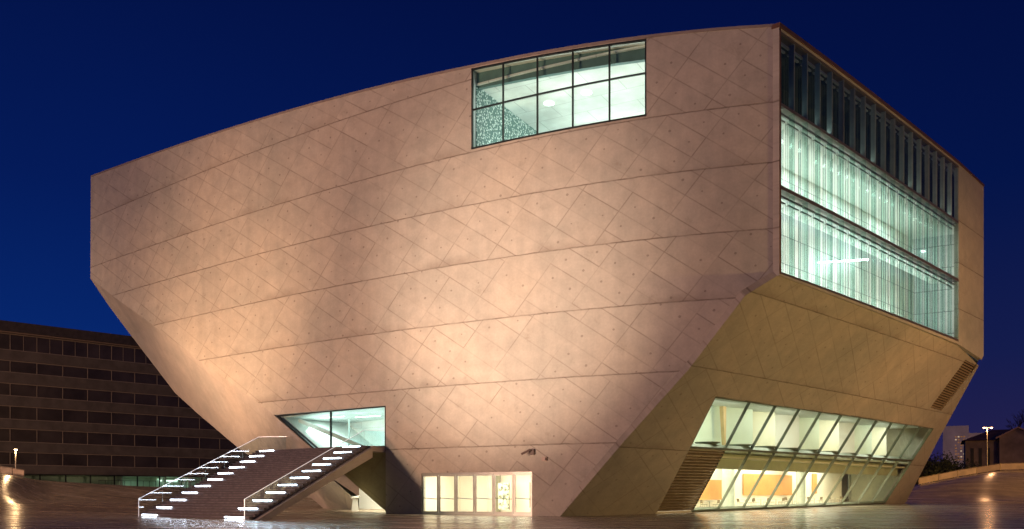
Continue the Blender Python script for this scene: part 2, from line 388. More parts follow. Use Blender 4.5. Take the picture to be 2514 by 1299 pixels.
# roof edge heights along the main wall
roofpts = [(-86.1, 38.05), (-36.4, 34.17), (uC, 32.70)]
def roof_h(u): return interp(u, roofpts)
W1 = [mp(1157, 168), mp(1587, 101), mp(1587, 284), mp(1157, 366)]       # high window opening
uw0, uw1 = (W1[0][0] + W1[3][0]) / 2, (W1[1][0] + W1[2][0]) / 2
W1 = [(uw0, roof_h(uw0) - 0.09), (uw1, roof_h(uw1) - 0.06), (uw1, 27.86), (uw0, 27.90)]
D0, D1, DH = mp(1035, 1200)[0], mp(1306, 1200)[0], 3.28
e0 = mp(945, 1258); uE = mp(947, 1050)[0]; hWt = mp(947, 996)[1]; hLand = 5.48
dd = Vector(mp(945, 1258)) - Vector(mp(675, 1020)); dd /= abs(dd.y)
outer = [(-86.15, roof_h(-86.15)), (-36.4, roof_h(-36.4)), (uC, roof_h(uC)), (uC, hK), mp(1830, 725), mp(1690, 908), mp(1530, 1086), (ub, hb), (ub - 1.6, -1.5),
         (uE, -1.5), (uE, hWt), mp(672, 1019), mp(640, 993), mp(560, 936), mp(490, 886), mp(380, 801), mp(270, 722), mp(222, 683)]
main_wall = MB().slab(MP, outer, [W1, [(D0, -0.6), (D1, -0.6), (D1, DH), (D0, DH)]], 0, TH).build('main_wall', mWall, hall, frame=MP)
# wall set back under the landing, stair shade put into its base colour
ed = [mp(672, 1019), mp(945, 1258)]
def edge_u(h): return ed[0][0] + (ed[0][1] - h) / (ed[0][1] - ed[1][1]) * (ed[1][0] - ed[0][0])
MB().prism(MP, [(edge_u(5.3), 5.3), (uE - 0.01, 5.3), (uE - 0.01, -1.2), (e0[0] - 0.02, e0[1])], 0.30, 0.62).build('landing_wall', concrete('landing_wall_shaded', base=(0.34, 0.31, 0.20), joints=(), lines=0.6, holes=0.3), hall, frame=MP)

# roof edge trims
m = MB()
for (a, b) in zip(roofpts, roofpts[1:]):
    m.prism(MP, [(a[0], a[1] + 0.003), (b[0], b[1] + 0.003), (b[0], b[1] + 0.17), (a[0], a[1] + 0.17)], -0.06, 0.7)
m.build('roof_coping', mRoof, hall)
uR0, uR1, uRE = RP.pix(1914, 300)[0], RP.pix(2354, 600)[0], RP.pix(2415, 600)[0]
hT, h2, h1, h0 = 32.55, 27.55, 22.03, 16.22
m = MB().prism(RP, [(uR0 - 0.1, 32.56), (uR1, 33.10), (uRE, 32.95), (uRE, 33.15), (uR1, 33.33), (uR0 - 0.1, 32.84)], -0.10, 0.6)
m.build('roof_coping', mBronze, hall)

# ---- high window : frame, mullions, panes and the lit room behind
fr = MB()
T = lambda u: interp(u, [(W1[0][0], W1[0][1]), (W1[1][0], W1[1][1])])
fr.bar(MP, (uw0, W1[0][1] - 0.06), (uw1, W1[1][1] - 0.06), 0.10, -0.02, 0.15)
fr.bar(MP, (uw0, 27.97), (uw1, 27.93), 0.12, -0.02, 0.15)
fr.bar(MP, (uw0 + 0.06, 27.9), (uw0 + 0.06, W1[0][1]), 0.10, -.01, 0.16)
fr.bar(MP, (uw1 - 0.06, 27.9), (uw1 - 0.06, W1[1][1]), 0.10, -.01, 0.16)
cols = [uw0] + [mp(x, 200)[0] for x in (1235, 1319, 1406, 1496)] + [uw1]
hm = 30.9
for u in cols[1:-1]: fr.bar(MP, (u, 28.0), (u, T(u) - 0.1), 0.11, -0.03, 0.10)
fr.bar(MP, (uw0 + 0.1, hm), (uw1 - 0.1, hm - 0.05), 0.11, -0.035, 0.09)
hw = fr.build('window_frame', mFrame, hall)
for i in range(5):
    a, b = cols[i] + 0.07, cols[i + 1] - 0.07
    MB().prism(MP, [(a, 28.0), (b, 28.0), (b, hm - 0.05), (a, hm - 0.05)], 0.04, 0.06).build('pane', gWin, hw)
    MB().prism(MP, [(a, hm + 0.05), (b, hm + 0.05), (b, T(b) - 0.12), (a, T(a) - 0.12)], 0.04, 0.06).build('pane', gWin, hw)
def face_room(name, f, u0, u1, w0, w1, h0, h1, mats, parent=hall, front=False):
    """room seen through the glass: floor, ceiling, back and side walls as sub-parts of one shell"""
    m = dict(floor=mWhite, ceiling=mWhite, back=mWhite, left=mWhite, right=mWhite); m.update(mats)
    t = 0.15
    root = MB().box(f, u0, u1, w1, w1 + t, h0, h1).build(name, m['back'], parent, frame=f)
    MB().box(f, u0, u1, w0, w1, h0 - t, h0).build('room_floor', m['floor'], root, frame=f)
    MB().box(f, u0, u1, w0, w1, h1, h1 + t).build('room_ceiling', m['ceiling'], root, frame=f)
    MB().box(f, u0 - t, u0, w0, w1, h0, h1).build('side_wall', m['left'], root, frame=Frame(f.o, f.n, f.ev, f.eu))
    MB().box(f, u1, u1 + t, w0, w1, h0, h1).build('side_wall', m['right'], root, frame=Frame(f.o, f.n, f.ev, f.eu))
    return root
def tile_mat():
    m, n = mat('patterned_tiles'); uv = N(n, 'ShaderNodeUVMap').outputs[0]
    v = N(n, 'ShaderNodeTexVoronoi', {'Vector': uv, 'Scale': 5.5}, feature='F1')
    k = noise(n, uv, 7.0, 3)
    f = ramp(n, M_(n, 'ADD', v.outputs['Distance'], M_(n, 'MULTIPLY', M_(n, 'SUBTRACT', k, 0.5), 0.9)), [(0.30, (0.78, 0.88, 0.84)), (0.46, (0.10, 0.20, 0.18))])
    b = N(n, 'ShaderNodeBsdfPrincipled', {'Base Color': f, 'Roughness': 0.3}); finish(n, b.outputs[0]); return m
def panel_mat(name, base, bw, rh, mortar=0.02, off=0.5):
    m, n = mat(name); uv = N(n, 'ShaderNodeUVMap').outputs[0]
    br = N(n, 'ShaderNodeTexBrick', {'Vector': uv, 'Color1': (*base, 1), 'Color2': (*[c * 0.93 for c in base], 1), 'Mortar': (*[c * 0.35 for c in base], 1), 'Scale': 1.0, 'Mortar Size': mortar, 'Brick Width': bw, 'Row Height': rh})
    br.offset = off
    c = mixc(n, 1.0, br.outputs[0], ramp(n, noise(n, uv, 0.6, 4), [(0.3, 0.85), (0.7, 1.1)]), 'MULTIPLY')
    b = N(n, 'ShaderNodeBsdfPrincipled', {'Base Color': c, 'Roughness': 0.6}); finish(n, b.outputs[0]); return m
def ceil_mat():
    m, n = mat('ceiling_tiles'); t = N(n, 'ShaderNodeTexCoord').outputs['Object']
    mp_ = N(n, 'ShaderNodeMapping', {0: t}); mp_.inputs['Rotation'].default_value = (0, 0, math.radians(29))
    br = N(n, 'ShaderNodeTexBrick', {'Vector': mp_.outputs[0], 'Color1': (0.74, 0.78, 0.74, 1), 'Color2': (0.70, 0.75, 0.71, 1), 'Mortar': (0.35, 0.40, 0.38, 1), 'Scale': 1.0, 'Mortar Size': 0.022, 'Brick Width': 4.4, 'Row Height': 2.2})
    c = mixc(n, 1.0, br.outputs[0], ramp(n, noise(n, t, 0.35, 5), [(0.35, 0.78), (0.65, 1.1)]), 'MULTIPLY')
    b = N(n, 'ShaderNodeBsdfPrincipled', {'Base Color': c, 'Roughness': 0.35}); finish(n, b.outputs[0]); return m
mCeil = ceil_mat()
MB().slab(MP, [(uw0, 27.9), (uw1, 27.86), (uw1, W1[1][1]), (uw0, W1[0][1])], [[(uw0 + .04, 27.98), (uw1 - .04, 27.95), (uw1 - .04, W1[1][1] - .05), (uw0 + .04, W1[0][1] - .05)]], 0.16, 0.75).build('white_reveal', mWhite, hall)
hi = face_room('upper_room', MP, uw0 + 0.1, uw1 - 0.1, 0.6, 17, 27.4, 33.0, dict(left=tile_mat(), ceiling=mCeil, right=mWhite))
# downstand beam just inside and slim light trough above it
MB().prism(MP, [(uw0, W1[0][1] - 1.25), (uw1, W1[1][1] - 1.05), (uw1, W1[1][1] + 0.1), (uw0, W1[0][1] + 0.1)], 0.75, 1.1).build('downstand_beam', simple('beam_grey', (0.11, 0.19, 0.18), 0.5), hi)
for px, py in ((1440, 227), (1348, 253)):
    a = (px - XC) / F; r = (33.0 - EYE) / ((Y0 - py) / F)
    c = Vector((math.sin(a) * r, math.cos(a) * r, 33.0))
    MB().tube(c - Z * 0.05, c - Z * 0.02, 0.42, n=16).build('ceiling_downlight', emitter('downlight', (0.95, 1, 0.95), 5), hi)
CW = (1.0, 1.0, 0.95)
def room_area(f, u, w, h, du, dw, e, col, aim):
    loc = bow(f(u, w, h)); tgt = bow(f(*aim))
    o = energy_light('AREA', 'room_light', loc, tgt, e, col, shape='RECTANGLE', size=du, size_y=dw)
    d = (tgt - loc).normalized(); x = (f.eu - d * f.eu.dot(d)).normalized(); y = (-d).cross(x)
    o.rotation_euler = Matrix((x, y, -d)).transposed().to_euler(); return o
room_area(MP, (uw0 + uw1) / 2, 12, 27.7, 10, 4, 520, CW, ((uw0 + uw1) / 2, 11, 33))
room_area(MP, (uw0 + uw1) / 2, 2.5, 27.7, 12, 2, 400, (0.97, 1.0, 0.97), ((uw0 + uw1) / 2, 4.5, 33))
room_area(MP, (uw0 + uw1) / 2 + 3, 8, 28.4, 1.5, 3, 200, CW, (uw0, 8, 30))

# ---- entrance doors
px_d = [1035, 1075.5, 1118, 1164, 1211, 1260, 1306]
ud = [mp(x, 1200)[0] for x in px_d]
gz = 0.10
lobby = face_room('entrance_lobby', MP, D0 - 1.5, D1 + 1.5, TH + 0.05, 8.0, 0.02, 3.6, dict(floor=mWarm, ceiling=mWarm, back=mWarm, left=mWarm, right=mWarm))
MB().box(MP, D0, D1, 0.05, 0.35, DH - 0.16, DH - 0.005).build('door_header', mAlu, hall)
MB().box(MP, D0, D1, 0.0, 0.5, -0.2, 0.13).build('door_threshold', mAlu, hall)
for i in range(6):
    a, b = ud[i] + 0.02, ud[i + 1] - 0.02; t, bt = DH - 0.17, 0.14
    d = MB()
    for (x0, x1, y0_, y1_) in ((a, a + 0.13, bt, t), (b - 0.13, b, bt, t), (a + 0.13, b - 0.13, bt, bt + 0.14), (a + 0.13, b - 0.13, t - 0.1, t)):
        d.box(MP, x0, x1, 0.06, 0.16, y0_, y1_)
    do = d.build('door', mAlu, hall)
    MB().box(MP, a + 0.13, b - 0.13, 0.10, 0.12, bt + 0.14, t - 0.1).build('glass_pane', gDoor, do)
    MB().tube(MP(a + 0.14, 0.02, 1.32), MP(b - 0.14, 0.02, 1.24), 0.025, n=6).build('push_bar', mFrame, do)
room_area(MP, (D0 + D1) / 2, 4.0, 3.5, 10, 6, 1250, (1.0, 0.95, 0.80), ((D0 + D1) / 2, 4.3, 0))
room_area(MP, (D0 + D1) / 2, 0.9, 3.3, 9, 0.5, 420, (1.0, 0.95, 0.80), ((D0 + D1) / 2, 7, 1.5))
MB().box(MP, ud[2] + 0.25, ud[2] + 1.25, 6.2, 6.35, 0.35, 2.55).build('poster_panel', (lambda: (lambda m, n: (finish(n, N(n, 'ShaderNodeBsdfPrincipled', {'Base Color': ramp(n, noise(n, N(n, 'ShaderNodeTexCoord').outputs['Object'], 3.2, 3, 0.7), [(0.42, (0.10, 0.11, 0.08)), (0.52, (0.55, 0.60, 0.42))]), 'Roughness': 0.6}).outputs[0]), m)[1])(*mat('poster_print')))(), lobby)
MB().box(MP, ud[1] + 0.6, ud[1] + 1.1, 6.6, 7.9, 0.03, 3.5).build('partition', simple('partition_grey', (0.42, 0.42, 0.34), 0.6), lobby)
for k in range(3): MB().box(MP, ud[3] + 0.75 + 0.42 * k, ud[3] + 0.85 + 0.42 * k, 7.5, 7.6, 0.5, 2.6).build('wall_slot', simple('slot_grey', (0.35, 0.36, 0.32), 0.6), lobby)

# ---- window over the landing
hL = hLand
wtl = mp(678, 1021)
gl = [(edge_u(hL + 0.0) + 0.1, hL + 0.05), (uE - 0.04, hL + 0.05), (uE - 0.04, hWt - 0.06), (wtl[0] + 0.1, wtl[1] - 0.02)]
gm = mp(810, 1050)[0]
um_top = interp(gm, [(gl[3][0], gl[3][1]), (gl[2][0], gl[2][1])])
fw = MB()
fw.bar(MP, gl[3], gl[2], 0.09, 0.02, 0.25); fw.bar(MP, gl[0], gl[1], 0.09, 0.02, 0.25)
fw.bar(MP, (uE - 0.06, hL + 0.1), (uE - 0.06, hWt - 0.1), 0.10, 0.02, 0.27)
fw.bar(MP, gl[3], gl[0], 0.12, 0.03, 0.28); fw.bar(MP, (gm, hL), (gm, um_top), 0.10, 0.04, 0.24)
lw = fw.build('window_frame', mFrame, hall)
MB().prism(MP, [gl[0], (gm - 0.05, hL + 0.05), (gm - 0.05, um_top), gl[3]], 0.10, 0.13).build('pane', gWin, lw)
MB().prism(MP, [(gm + 0.05, hL + 0.05), gl[1], gl[2], (gm + 0.05, um_top)], 0.10, 0.13).build('pane', gWin, lw)
foy = MB().box(MP, -62, uE + 1.5, 9.5, 9.65, hL - 0.1, 10.2).build('foyer_wall', panel_mat('foyer_panels', (0.78, 0.85, 0.82), 2.6, 8.0, 0.008), hall, frame=MP)
MB().box(MP, -57.5, uE + 1.5, 0.65, 9.5, hL - 0.2, hL + 0.02).build('foyer_floor', mWhite, foy)
MB().prism(MP, [(wtl[0] - 0.5, 8.5), (uE + 1.5, hWt + 0.25), (uE + 1.5, hWt + 0.4), (wtl[0] - 0.5, 8.65)], 0.65, 9.5).build('foyer_ceiling', (lambda: panel_mat('ceiling_strips', (0.72, 0.80, 0.78), 30, 0.35, 0.02))(), foy, frame=Frame(MP.o, MP.eu, MP.n, Z))
MB().box(MP, uE + 1.2, uE + 1.35, 0.65, 9.5, hL, 9.2).build('side_wall', mWhite, foy)
# raking strut inside
MB().beam(MP(gl[3][0] + 1.3, 1.6, 8.3), MP(gl[0][0] + 4.6, 1.6, hL), 0.35, 0.35).build('raking_strut', simple('pale_grey_steel', (0.55, 0.62, 0.60), 0.4), foy)
MB().box(MP, gl[3][0] + 4.2, gl[3][0] + 4.32, 5.0, 5.1, hL, 8.4).build('partition_edge', simple('slim_post', (0.25, 0.32, 0.30), 0.4), foy)
MB().tube(MP(uE - 0.75, 1.2, hL), MP(uE - 0.75, 1.2, 8.9), 0.22, n=16).build('column', mWhite, foy)
for k in range(3):
    MB().box(MP, -53.5 + 2.9 * k, -50.8 + 2.9 * k, 2.2 + 1.4 * k, 2.35 + 1.4 * k, 8.42, 8.46).build('linear_ceiling_lamp', emitter('linear_lamp', (0.9, 1, 0.96), 6), foy)
room_area(MP, -51, 4.5, 8.3, 10, 5, 520, (0.88, 1.0, 0.97), (-51, 6.0, 5))
room_area(MP, -50, 1.0, 8.2, 10, 0.3, 60, (0.88, 1.0, 0.97), (-50, 6, 6.5))
MB().bar(MP, (gl[3][0] + .05, gl[3][1]), (gl[0][0] + .05, gl[0][1]), 0.1, 0.66, 9.5).build('side_wall', mWhite, foy)

# ---- glazed end wall : slab round it, beams, fins, panes, corrugated inner glass
uG0, uG1 = uR0 + 0.12, uR1
MB().slab(RP, [(uR0 - 0.05, 32.555), (uR1, 33.095), (uRE, 32.94), (uRE, 15.75), (uRE - 0.5, 15.3), (uG1 + 0.2, 15.9), (uR0 - 0.05, h0 - 0.12)],
          [[(uG0, 32.38), (uG1, 32.92), (uG1, h0 - 0.05), (uG0, h0 + 0.02)]], 0, 0.5).build('end_wall', mSide, hall, frame=RP)
MB().box(RP, uR0 - 0.02, uR0 + 0.14, -0.03, 0.3, h0, 32.55).build('corner_trim', mBronze, hall)
curt = MB()
topR = lambda u: interp(u, [(uG0, 32.38), (uG1, 32.92)])
for hh, wd in ((h0 + 0.10, 0.16), (h1, 0.26), (h2, 0.20)):
    curt.box(RP, uG0, uG1, 0.02, 0.75, hh - wd / 2, hh + wd / 2)
curt.prism(RP, [(uG0, 32.24), (uG1, 32.78), (uG1, 32.91), (uG0, 32.37)], 0.02, 0.75)
cw = curt.build('curtain_wall', simple('curtain_beam', (0.20, 0.17, 0.14), 0.4, 0.5), hall)
NB = 18
bay = (uG1 - uG0) / NB
rows = [(h0 + 0.19, h1 - 0.14), (h1 + 0.14, h2 - 0.11), (h2 + 0.11, None)]
for i in range(NB):
    a, b = uG0 + i * bay, uG0 + (i + 1) * bay
    for k, (lo, hi_) in enumerate(rows):
        t = hi_ if hi_ else topR(a) - 0.2
        MB().box(RP, a + 0.03, b - 0.03, 0.08, 0.11, lo, t).build('pane', gCurt, cw)
        MB().box(RP, b - 0.025, b + 0.025, 0.0 if i < NB - 1 else 0.05, 0.45, lo, t).build('fin', mFin if k == 2 else mFin2, cw)
# head brackets
for k, (lo, hi_) in enumerate(rows):
    br = MB()
    for i in range(NB):
        a, b = uG0 + i * bay, uG0 + (i + 1) * bay; t = (hi_ if hi_ else topR(a) - 0.2)
        br.box(RP, a + 0.1, b - 0.08, 0.35, 0.50, t - 0.36, t - 0.20); br.box(RP, a + 0.1, b - 0.3, 0.55, 0.7, t - 0.62, t - 0.5)
    br.build('glass_clamp_rail', simple('clamp_metal', (0.45, 0.47, 0.43), 0.35, 0.7), cw)
for k, (lo, hi_) in enumerate(rows):
    t = hi_ if hi_ else 31.9
    for layer, ww, wl, amp in ((0, 1.2, 0.83, 0.26), (1, 2.2, 1.13, 0.30)):
        cm = MB(); L = uG1 - uG0; ns = int(L / wl * 8)
        pr = None
        for j in range(ns + 1):
            u = uG0 + L * j / ns; ph = 2 * math.pi * (u - uG0) / wl
            q = (u, ww + amp * math.sin(ph))
            if pr: cm.poly([RP(pr[0], pr[1], lo), RP(q[0], q[1], lo), RP(q[0], q[1], t), RP(pr[0], pr[1], t)])
            pr = q
        cm.build('corrugated_glass', gCorr, cw, cut=False, smooth=True)
mStone = panel_mat('hall_wall_panels', (0.78, 0.80, 0.77), 1.45, 2.2, 0.035, 0.5)
hallroom = face_room('glazed_gallery', RP, uG0 + 0.3, uG1 + 3, 0.8, 6.2, h0 - 0.1, h2 - 0.15, dict(back=mStone, left=mStone, right=mStone, ceiling=mWhite))
darkroom = face_room('upper_gallery', RP, uG0 + 0.3, uG1 + 0.5, 0.8, 4.5, h2 + 0.05, 32.2, dict(back=mDarkRoom, left=mDarkRoom, right=mDarkRoom, ceiling=mDarkRoom, floor=mDarkRoom))
MB().box(RP, uG0 + 0.3, uG1, 0.8, 2.9, h1 - 0.1, h1 + 0.1).build('gallery_ledge', mWhite, hallroom)
for k in range(4):
    uu = uG0 + 3.7 + 7.4 * k
    room_area(RP, uu, 3.6, h0 + 0.2, 7.0, 1.0, 400, (1.0, 0.98, 0.95), (uu, 5.2, 24))
    room_area(RP, uu, 3.8, h2 - 0.4, 7.0, 1.0, 380, (1.0, 0.98, 0.95), (uu, 4.8, 16))
    room_area(RP, uu, 0.85, h2 + 0.3, 7.0, 0.3, 22, (0.85, 1.0, 0.92), (uu, 0.6, 32))
u_a, h_a = RP.pix(2010, 645, 5); u_b, h_b = RP.pix(2130, 637, 5)
MB().beam(RP(u_a, 5.0, h_a), RP(u_b, 5.0, h_b), 0.12, 0.12).build('tube_lamp', emitter('tube_lamp', (0.92, 1, 1), 22), hallroom)
u_a, h_a = RP.pix(2262, 617, 5); u_b, h_b = RP.pix(2340, 620, 5)
MB().beam(RP(u_a, 5.0, h_a), RP(u_b, 5.0, h_b), 0.10, 0.10).build('tube_lamp', emitter('tube_lamp_soft', (0.92, 1, 1), 10), hallroom)

# ---- leaning soffit on the right with the long inclined window
top_px = [1756, 1844, 1908, 1966, 2018.5, 2069, 2115.5, 2156, 2193, 2229, 2262, 2293]
tr_px = [1695, 1783, 1846, 1905, 1958, 2010, 2057, 2100.6, 2140, 2176, 2209.5, 2241]
bo_px = [1612, 1701, 1765, 1826, 1881, 1933, 1980, 2025, 2066, 2106, 2141, 2174]
def on_line(p, q, x):
    return p[1] + (q[1] - p[1]) * (x - p[0]) / (q[0] - p[0])
vt0, vt1 = sp(1756, 975), sp(2293, 1052)
vm0, vm1 = sp(1695, 1098), sp(2241, 1131)
vb0, vb1 = sp(1612, 1258), sp(2174, 1236)
def spx(px, p, q):                         # point of the line p-q lying at pixel column px
    lo, hi_ = -0.2, 1.2
    for _ in range(40):
        t = (lo + hi_) / 2; P = SP(lerp(p[0], q[0], t), 0, lerp(p[1], q[1], t)); x = XC + F * math.atan2(P.x, P.y)
        if x < px: lo = t
        else: hi_ = t
    return (lerp(p[0], q[0], lo), lerp(p[1], q[1], lo))
TP = [spx(x, vt0, vt1) for x in top_px]; TR = [spx(x, vm0, vm1) for x in tr_px]; BO = [spx(x, vb0, vb1) for x in bo_px]
SPo = [(0 - 0.02, -0.02), sp(2352, 846), sp(2403, 898), sp(2310, 1068), sp(2225, 1232), (BO[-1][0] + 2.5, BO[0][1] - 3.5), (sp(1375, 1268)[0] - 2, BO[0][1] - 3.5), sp(1375, 1268), sp(1530, 1086), sp(1690, 908), sp(1830, 725)]
wh = [TP[0], TP[-1], TR[-1], BO[-1], (BO[-1][0] - 0.6, BO[-1][1] - 1.6), (BO[0][0] - 0.6, BO[0][1] - 1.6), BO[0], TR[0]]
lv = [sp(2370, 884), sp(2399, 899), sp(2312, 1009), sp(2284, 1001)]
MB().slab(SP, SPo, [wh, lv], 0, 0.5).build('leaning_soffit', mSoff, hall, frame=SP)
ls = MB()                                  # vent near the top right corner
for k in range(22):
    t = (k + 0.5) / 22
    a = (lerp(lv[0][0], lv[3][0], t), lerp(lv[0][1], lv[3][1], t)); b = (lerp(lv[1][0], lv[2][0], t), lerp(lv[1][1], lv[2][1], t))
    ls.bar(SP, a, b, 0.14, 0.03, 0.2)
vo = ls.build('vent_slats', mLouver, hall)
MB().prism(SP, lv, 0.32, 0.36).build('vent_backing', mBlack, vo)
fr = MB()
fr.bar(SP, TP[0], TP[-1], 0.16, 0.0, 0.3); fr.bar(SP, TR[0], TR[-1], 0.22, -0.02, 0.35); fr.bar(SP, BO[1], BO[-1], 0.24, 0.0, 0.3)
fr.bar(SP, TP[0], TR[0], 0.14, 0.01, 0.3); fr.bar(SP, TR[0], BO[0], 0.14, 0.01, 0.3)
fr.bar(SP, TP[-1], TR[-1], 0.12, 0.01, 0.3); fr.bar(SP, TR[-1], BO[-1], 0.12, 0.01, 0.3)
iw = fr.build('inclined_window', simple('greenish_window_frame', (0.20, 0.22, 0.16), 0.4, 0.6), hall)
mMul = simple('mullion_metal', (0.26, 0.29, 0.23), 0.4, 0.4)
for i in range(11):
    MB().prism(SP, [TP[i], TP[i + 1], TR[i + 1], TR[i]], 0.05, 0.08).build('pane', gCafe, iw)
    if i: MB().prism(SP, [TR[i], TR[i + 1], BO[i + 1], BO[i]], 0.05, 0.08).build('pane', gCafe, iw)
for i in range(1, 11):
    MB().bar(SP, TP[i], TR[i], 0.05, 0.0, 0.26).build('mullion', mMul, iw)
    MB().bar(SP, TR[i], BO[i], 0.05, 0.0, 0.26).build('mullion', mMul, iw)
ls = MB()
nl = 22
for k in range(nl):
    t = (k + 0.5) / nl
    a = (lerp(TR[0][0], BO[0][0], t), lerp(TR[0][1], BO[0][1], t)); b = (lerp(TR[1][0], BO[1][0], t), lerp(TR[1][1], BO[1][1], t))
    ls.bar(SP, a, b, 0.12, 0.0, 0.2)
lo_ = ls.build('louver_slats', mLouver, hall)
MB().prism(SP, [TR[0], TR[1], BO[1], BO[0]], 0.34, 0.40).build('louver_backing', mBlack, lo_)
MB().bar(SP, ((TR[0][0] + TR[1][0]) / 2, TR[0][1]), ((BO[0][0] + BO[1][0]) / 2, BO[0][1]), 0.05, 0.23, 0.3).build('louver_divider', mBlack, lo_)

# interiors behind the inclined window, in the frame of the end wall
def wS(h): return 0.921 * (hK - h)
cu0 = uK + TR[0][0] - 3.0; cu1 = uK + max(TP[-1][0], TR[-1][0]) + 0.6; cuL = uK + max(TR[-1][0], BO[-1][0]) + 0.5
print('CU', cu0 - uK, cu1 - uK, cuL - uK, TP[-1], TR[-1], BO[-1], TP[0], TR[0], BO[0])
cafe = MB().box(RP, cu0, cu1, 19.5, 19.65, 0.0, 5.0).build('cafe_room', mWarm, hall)
def fl(u): return interp(u, [(uK + BO[0][0], 0.17), (uK + BO[-1][0], 0.62)])
MB().hexa([RP(cu0, 15.3, -0.2), RP(cu1, 15.3, -0.2), RP(cu1, 19.5, -0.2), RP(cu0, 19.5, -0.2)], [RP(cu0, 15.0, fl(cu0)), RP(cu1, 15.0, fl(cu1)), RP(cu1, 19.5, fl(cu1)), RP(cu0, 19.5, fl(cu0))]).build('room_floor', mWarm, cafe)
MB().box(RP, cu0, cu1, wS(5.2) + 1.0, 19.5, 4.55, 4.7).build('room_ceiling', mWarm, cafe)
MB().prism(Frame(RP.o, RP.n, Z, RP.eu), [(wS(5.0) + .7, 5.0), (19.5, 5.0), (19.5, -.2), (wS(0) + .9, -.2)], cu0 - .15, cu0).build('side_wall', mWarm, cafe)
MB().prism(Frame(RP.o, RP.n, Z, RP.eu), [(wS(5.0) + .7, 5.0), (19.5, 5.0), (19.5, -.2), (wS(0) + .9, -.2)], cuL, cuL + .2).build('side_wall', simple('greenish_beige', (0.50, 0.52, 0.38), 0.6), cafe)
wB = wS(4.6) + 1.6
MB().box(RP, cu0, cuL, wB, wB + 0.2, 3.72, 4.95).build('bulkhead', simple('bulkhead_beige', (0.52, 0.54, 0.40), 0.6, vary=0.15, scale=0.5), cafe)
mOr = simple('orange_timber_panel', (0.72, 0.33, 0.10), 0.6, vary=0.12, scale=0.8)
def panel(x0, y0_, x1, y1_, wq, mm, name, par, th=0.12):
    a = RP.pix(x0, y0_, wq); b = RP.pix(x1, y1_, wq)
    return MB().box(RP, a[0], b[0], wq, wq + th, min(a[1], b[1]), max(a[1], b[1])).build(name, mm, par)
panel(1700, 1177, 1772, 1227, 18.9, mOr, 'timber_panel', cafe)
panel(1826, 1163, 1945, 1216, 19.3, mOr, 'timber_panel', cafe)
panel(1996, 1163, 2006, 1212, 19.3, mOr, 'timber_panel', cafe)
panel(2084, 1165, 2101, 1225, 19.2, simple('grey_door', (0.34, 0.38, 0.36), 0.5), 'inner_door', cafe)
mColm = simple('pale_column', (0.55, 0.62, 0.54), 0.6)
for px in (1788, 1966):
    u, h = RP.pix(px, 1217, 16.9)
    MB().tube(RP(u, 16.9, 0), RP(u, 16.9, 4.6), 0.58 if px < 1900 else 0.5, n=24).build('column', mColm, cafe, smooth=False)
cwid = (cu1 - cu0 - 3) / 4
for k in range(4):
    uu = cu0 + cwid * (k + 0.5)
    room_area(RP, uu, 17.6, 4.5, cwid * .9, 3.4, 430, (1.0, 0.94, 0.84), (uu, 17.7, 0))
    room_area(RP, uu, wS(3.6) + 1.4, 3.6, cwid * .9, 0.5, 200, (1.0, 0.95, 0.78), (uu, 17.5, 0))
# upper floor : folded white wall
wF0 = wS(5.2)
up = MB().box(RP, cu0, cu1, 22.0, 22.15, 5.0, 9.1).build('upper_floor_room', mWhite, hall)
MB().box(RP, cu0, cu1, wS(5.0) + 0.25, 22, 4.98, 5.2).build('room_floor', simple('upper_floor_slab', (0.52, 0.60, 0.52), 0.4), up)
MB().box(RP, cu0, cu1, wS(8.9) + 0.3, 22, 9.0, 9.15).build('room_ceiling', mWhite, up)
for x_ in (cu0, cu1): MB().prism(Frame(RP.o, RP.n, Z, RP.eu), [(wS(9.0) + .6, 9.0), (22, 9.0), (22, 5.0), (wS(5) + .6, 5.0)], x_, x_ + 0.15).build('side_wall', mWhite if x_ == cu0 else simple('olive_wall', (0.34, 0.33, 0.24), .6), up)
mGreen1 = simple('pale_green_wall', (0.66, 0.76, 0.64), 0.6, vary=0.06, scale=0.4)
mGreen2 = simple('cream_wall', (0.78, 0.78, 0.62), 0.6, vary=0.06, scale=0.4)
zx = [1700, 1842, 1897, 1956, 2005, 2054, 2092, 2134, 2169, 2197, 2230]
for i in range(len(zx) - 1):
    wa_, wb_ = (13.9, 11.4)
    a = RP.pix(zx[i], 1100, wa_)[0]; b = RP.pix(zx[i + 1] + 6, 1100, wb_ + 1.2)[0]
    pm = MB().hexa([RP(a, wa_, 5.2), RP(b, wb_ + 1.2, 5.2), RP(b + .1, wb_ + 1.3, 5.2), RP(a + .1, wa_ + .1, 5.2)], [RP(a, wa_, 9.0), RP(b, wb_ + 1.2, 9.0), RP(b + .1, wb_ + 1.3, 9.0), RP(a + .1, wa_ + .1, 9.0)])
    pm.build('folded_wall', (mGreen1, mGreen2, mWhite)[i % 3], up)
u, h = RP.pix(1781, 1050, 12.2)
MB().hexa([RP(u - .06, 12.2, 5.2), RP(u + .06, 12.2, 5.2), RP(u + .06, 12.5, 5.2), RP(u - .06, 12.5, 5.2)], [RP(u - .30, 12.2, 8.9), RP(u + .12, 12.2, 8.9), RP(u + .12, 12.6, 8.9), RP(u - .30, 12.6, 8.9)]).build('timber_post', simple('pale_timber', (0.60, 0.42, 0.20), 0.5), up)
for k in range(4):
    uu = cu0 + 1 + (cwid + .4) * (k + 0.5)
    room_area(RP, uu, 10.2, 8.9, cwid * .95, 2.2, 480, (1.0, 1.0, 0.90), (uu, 12.5, 5.2))
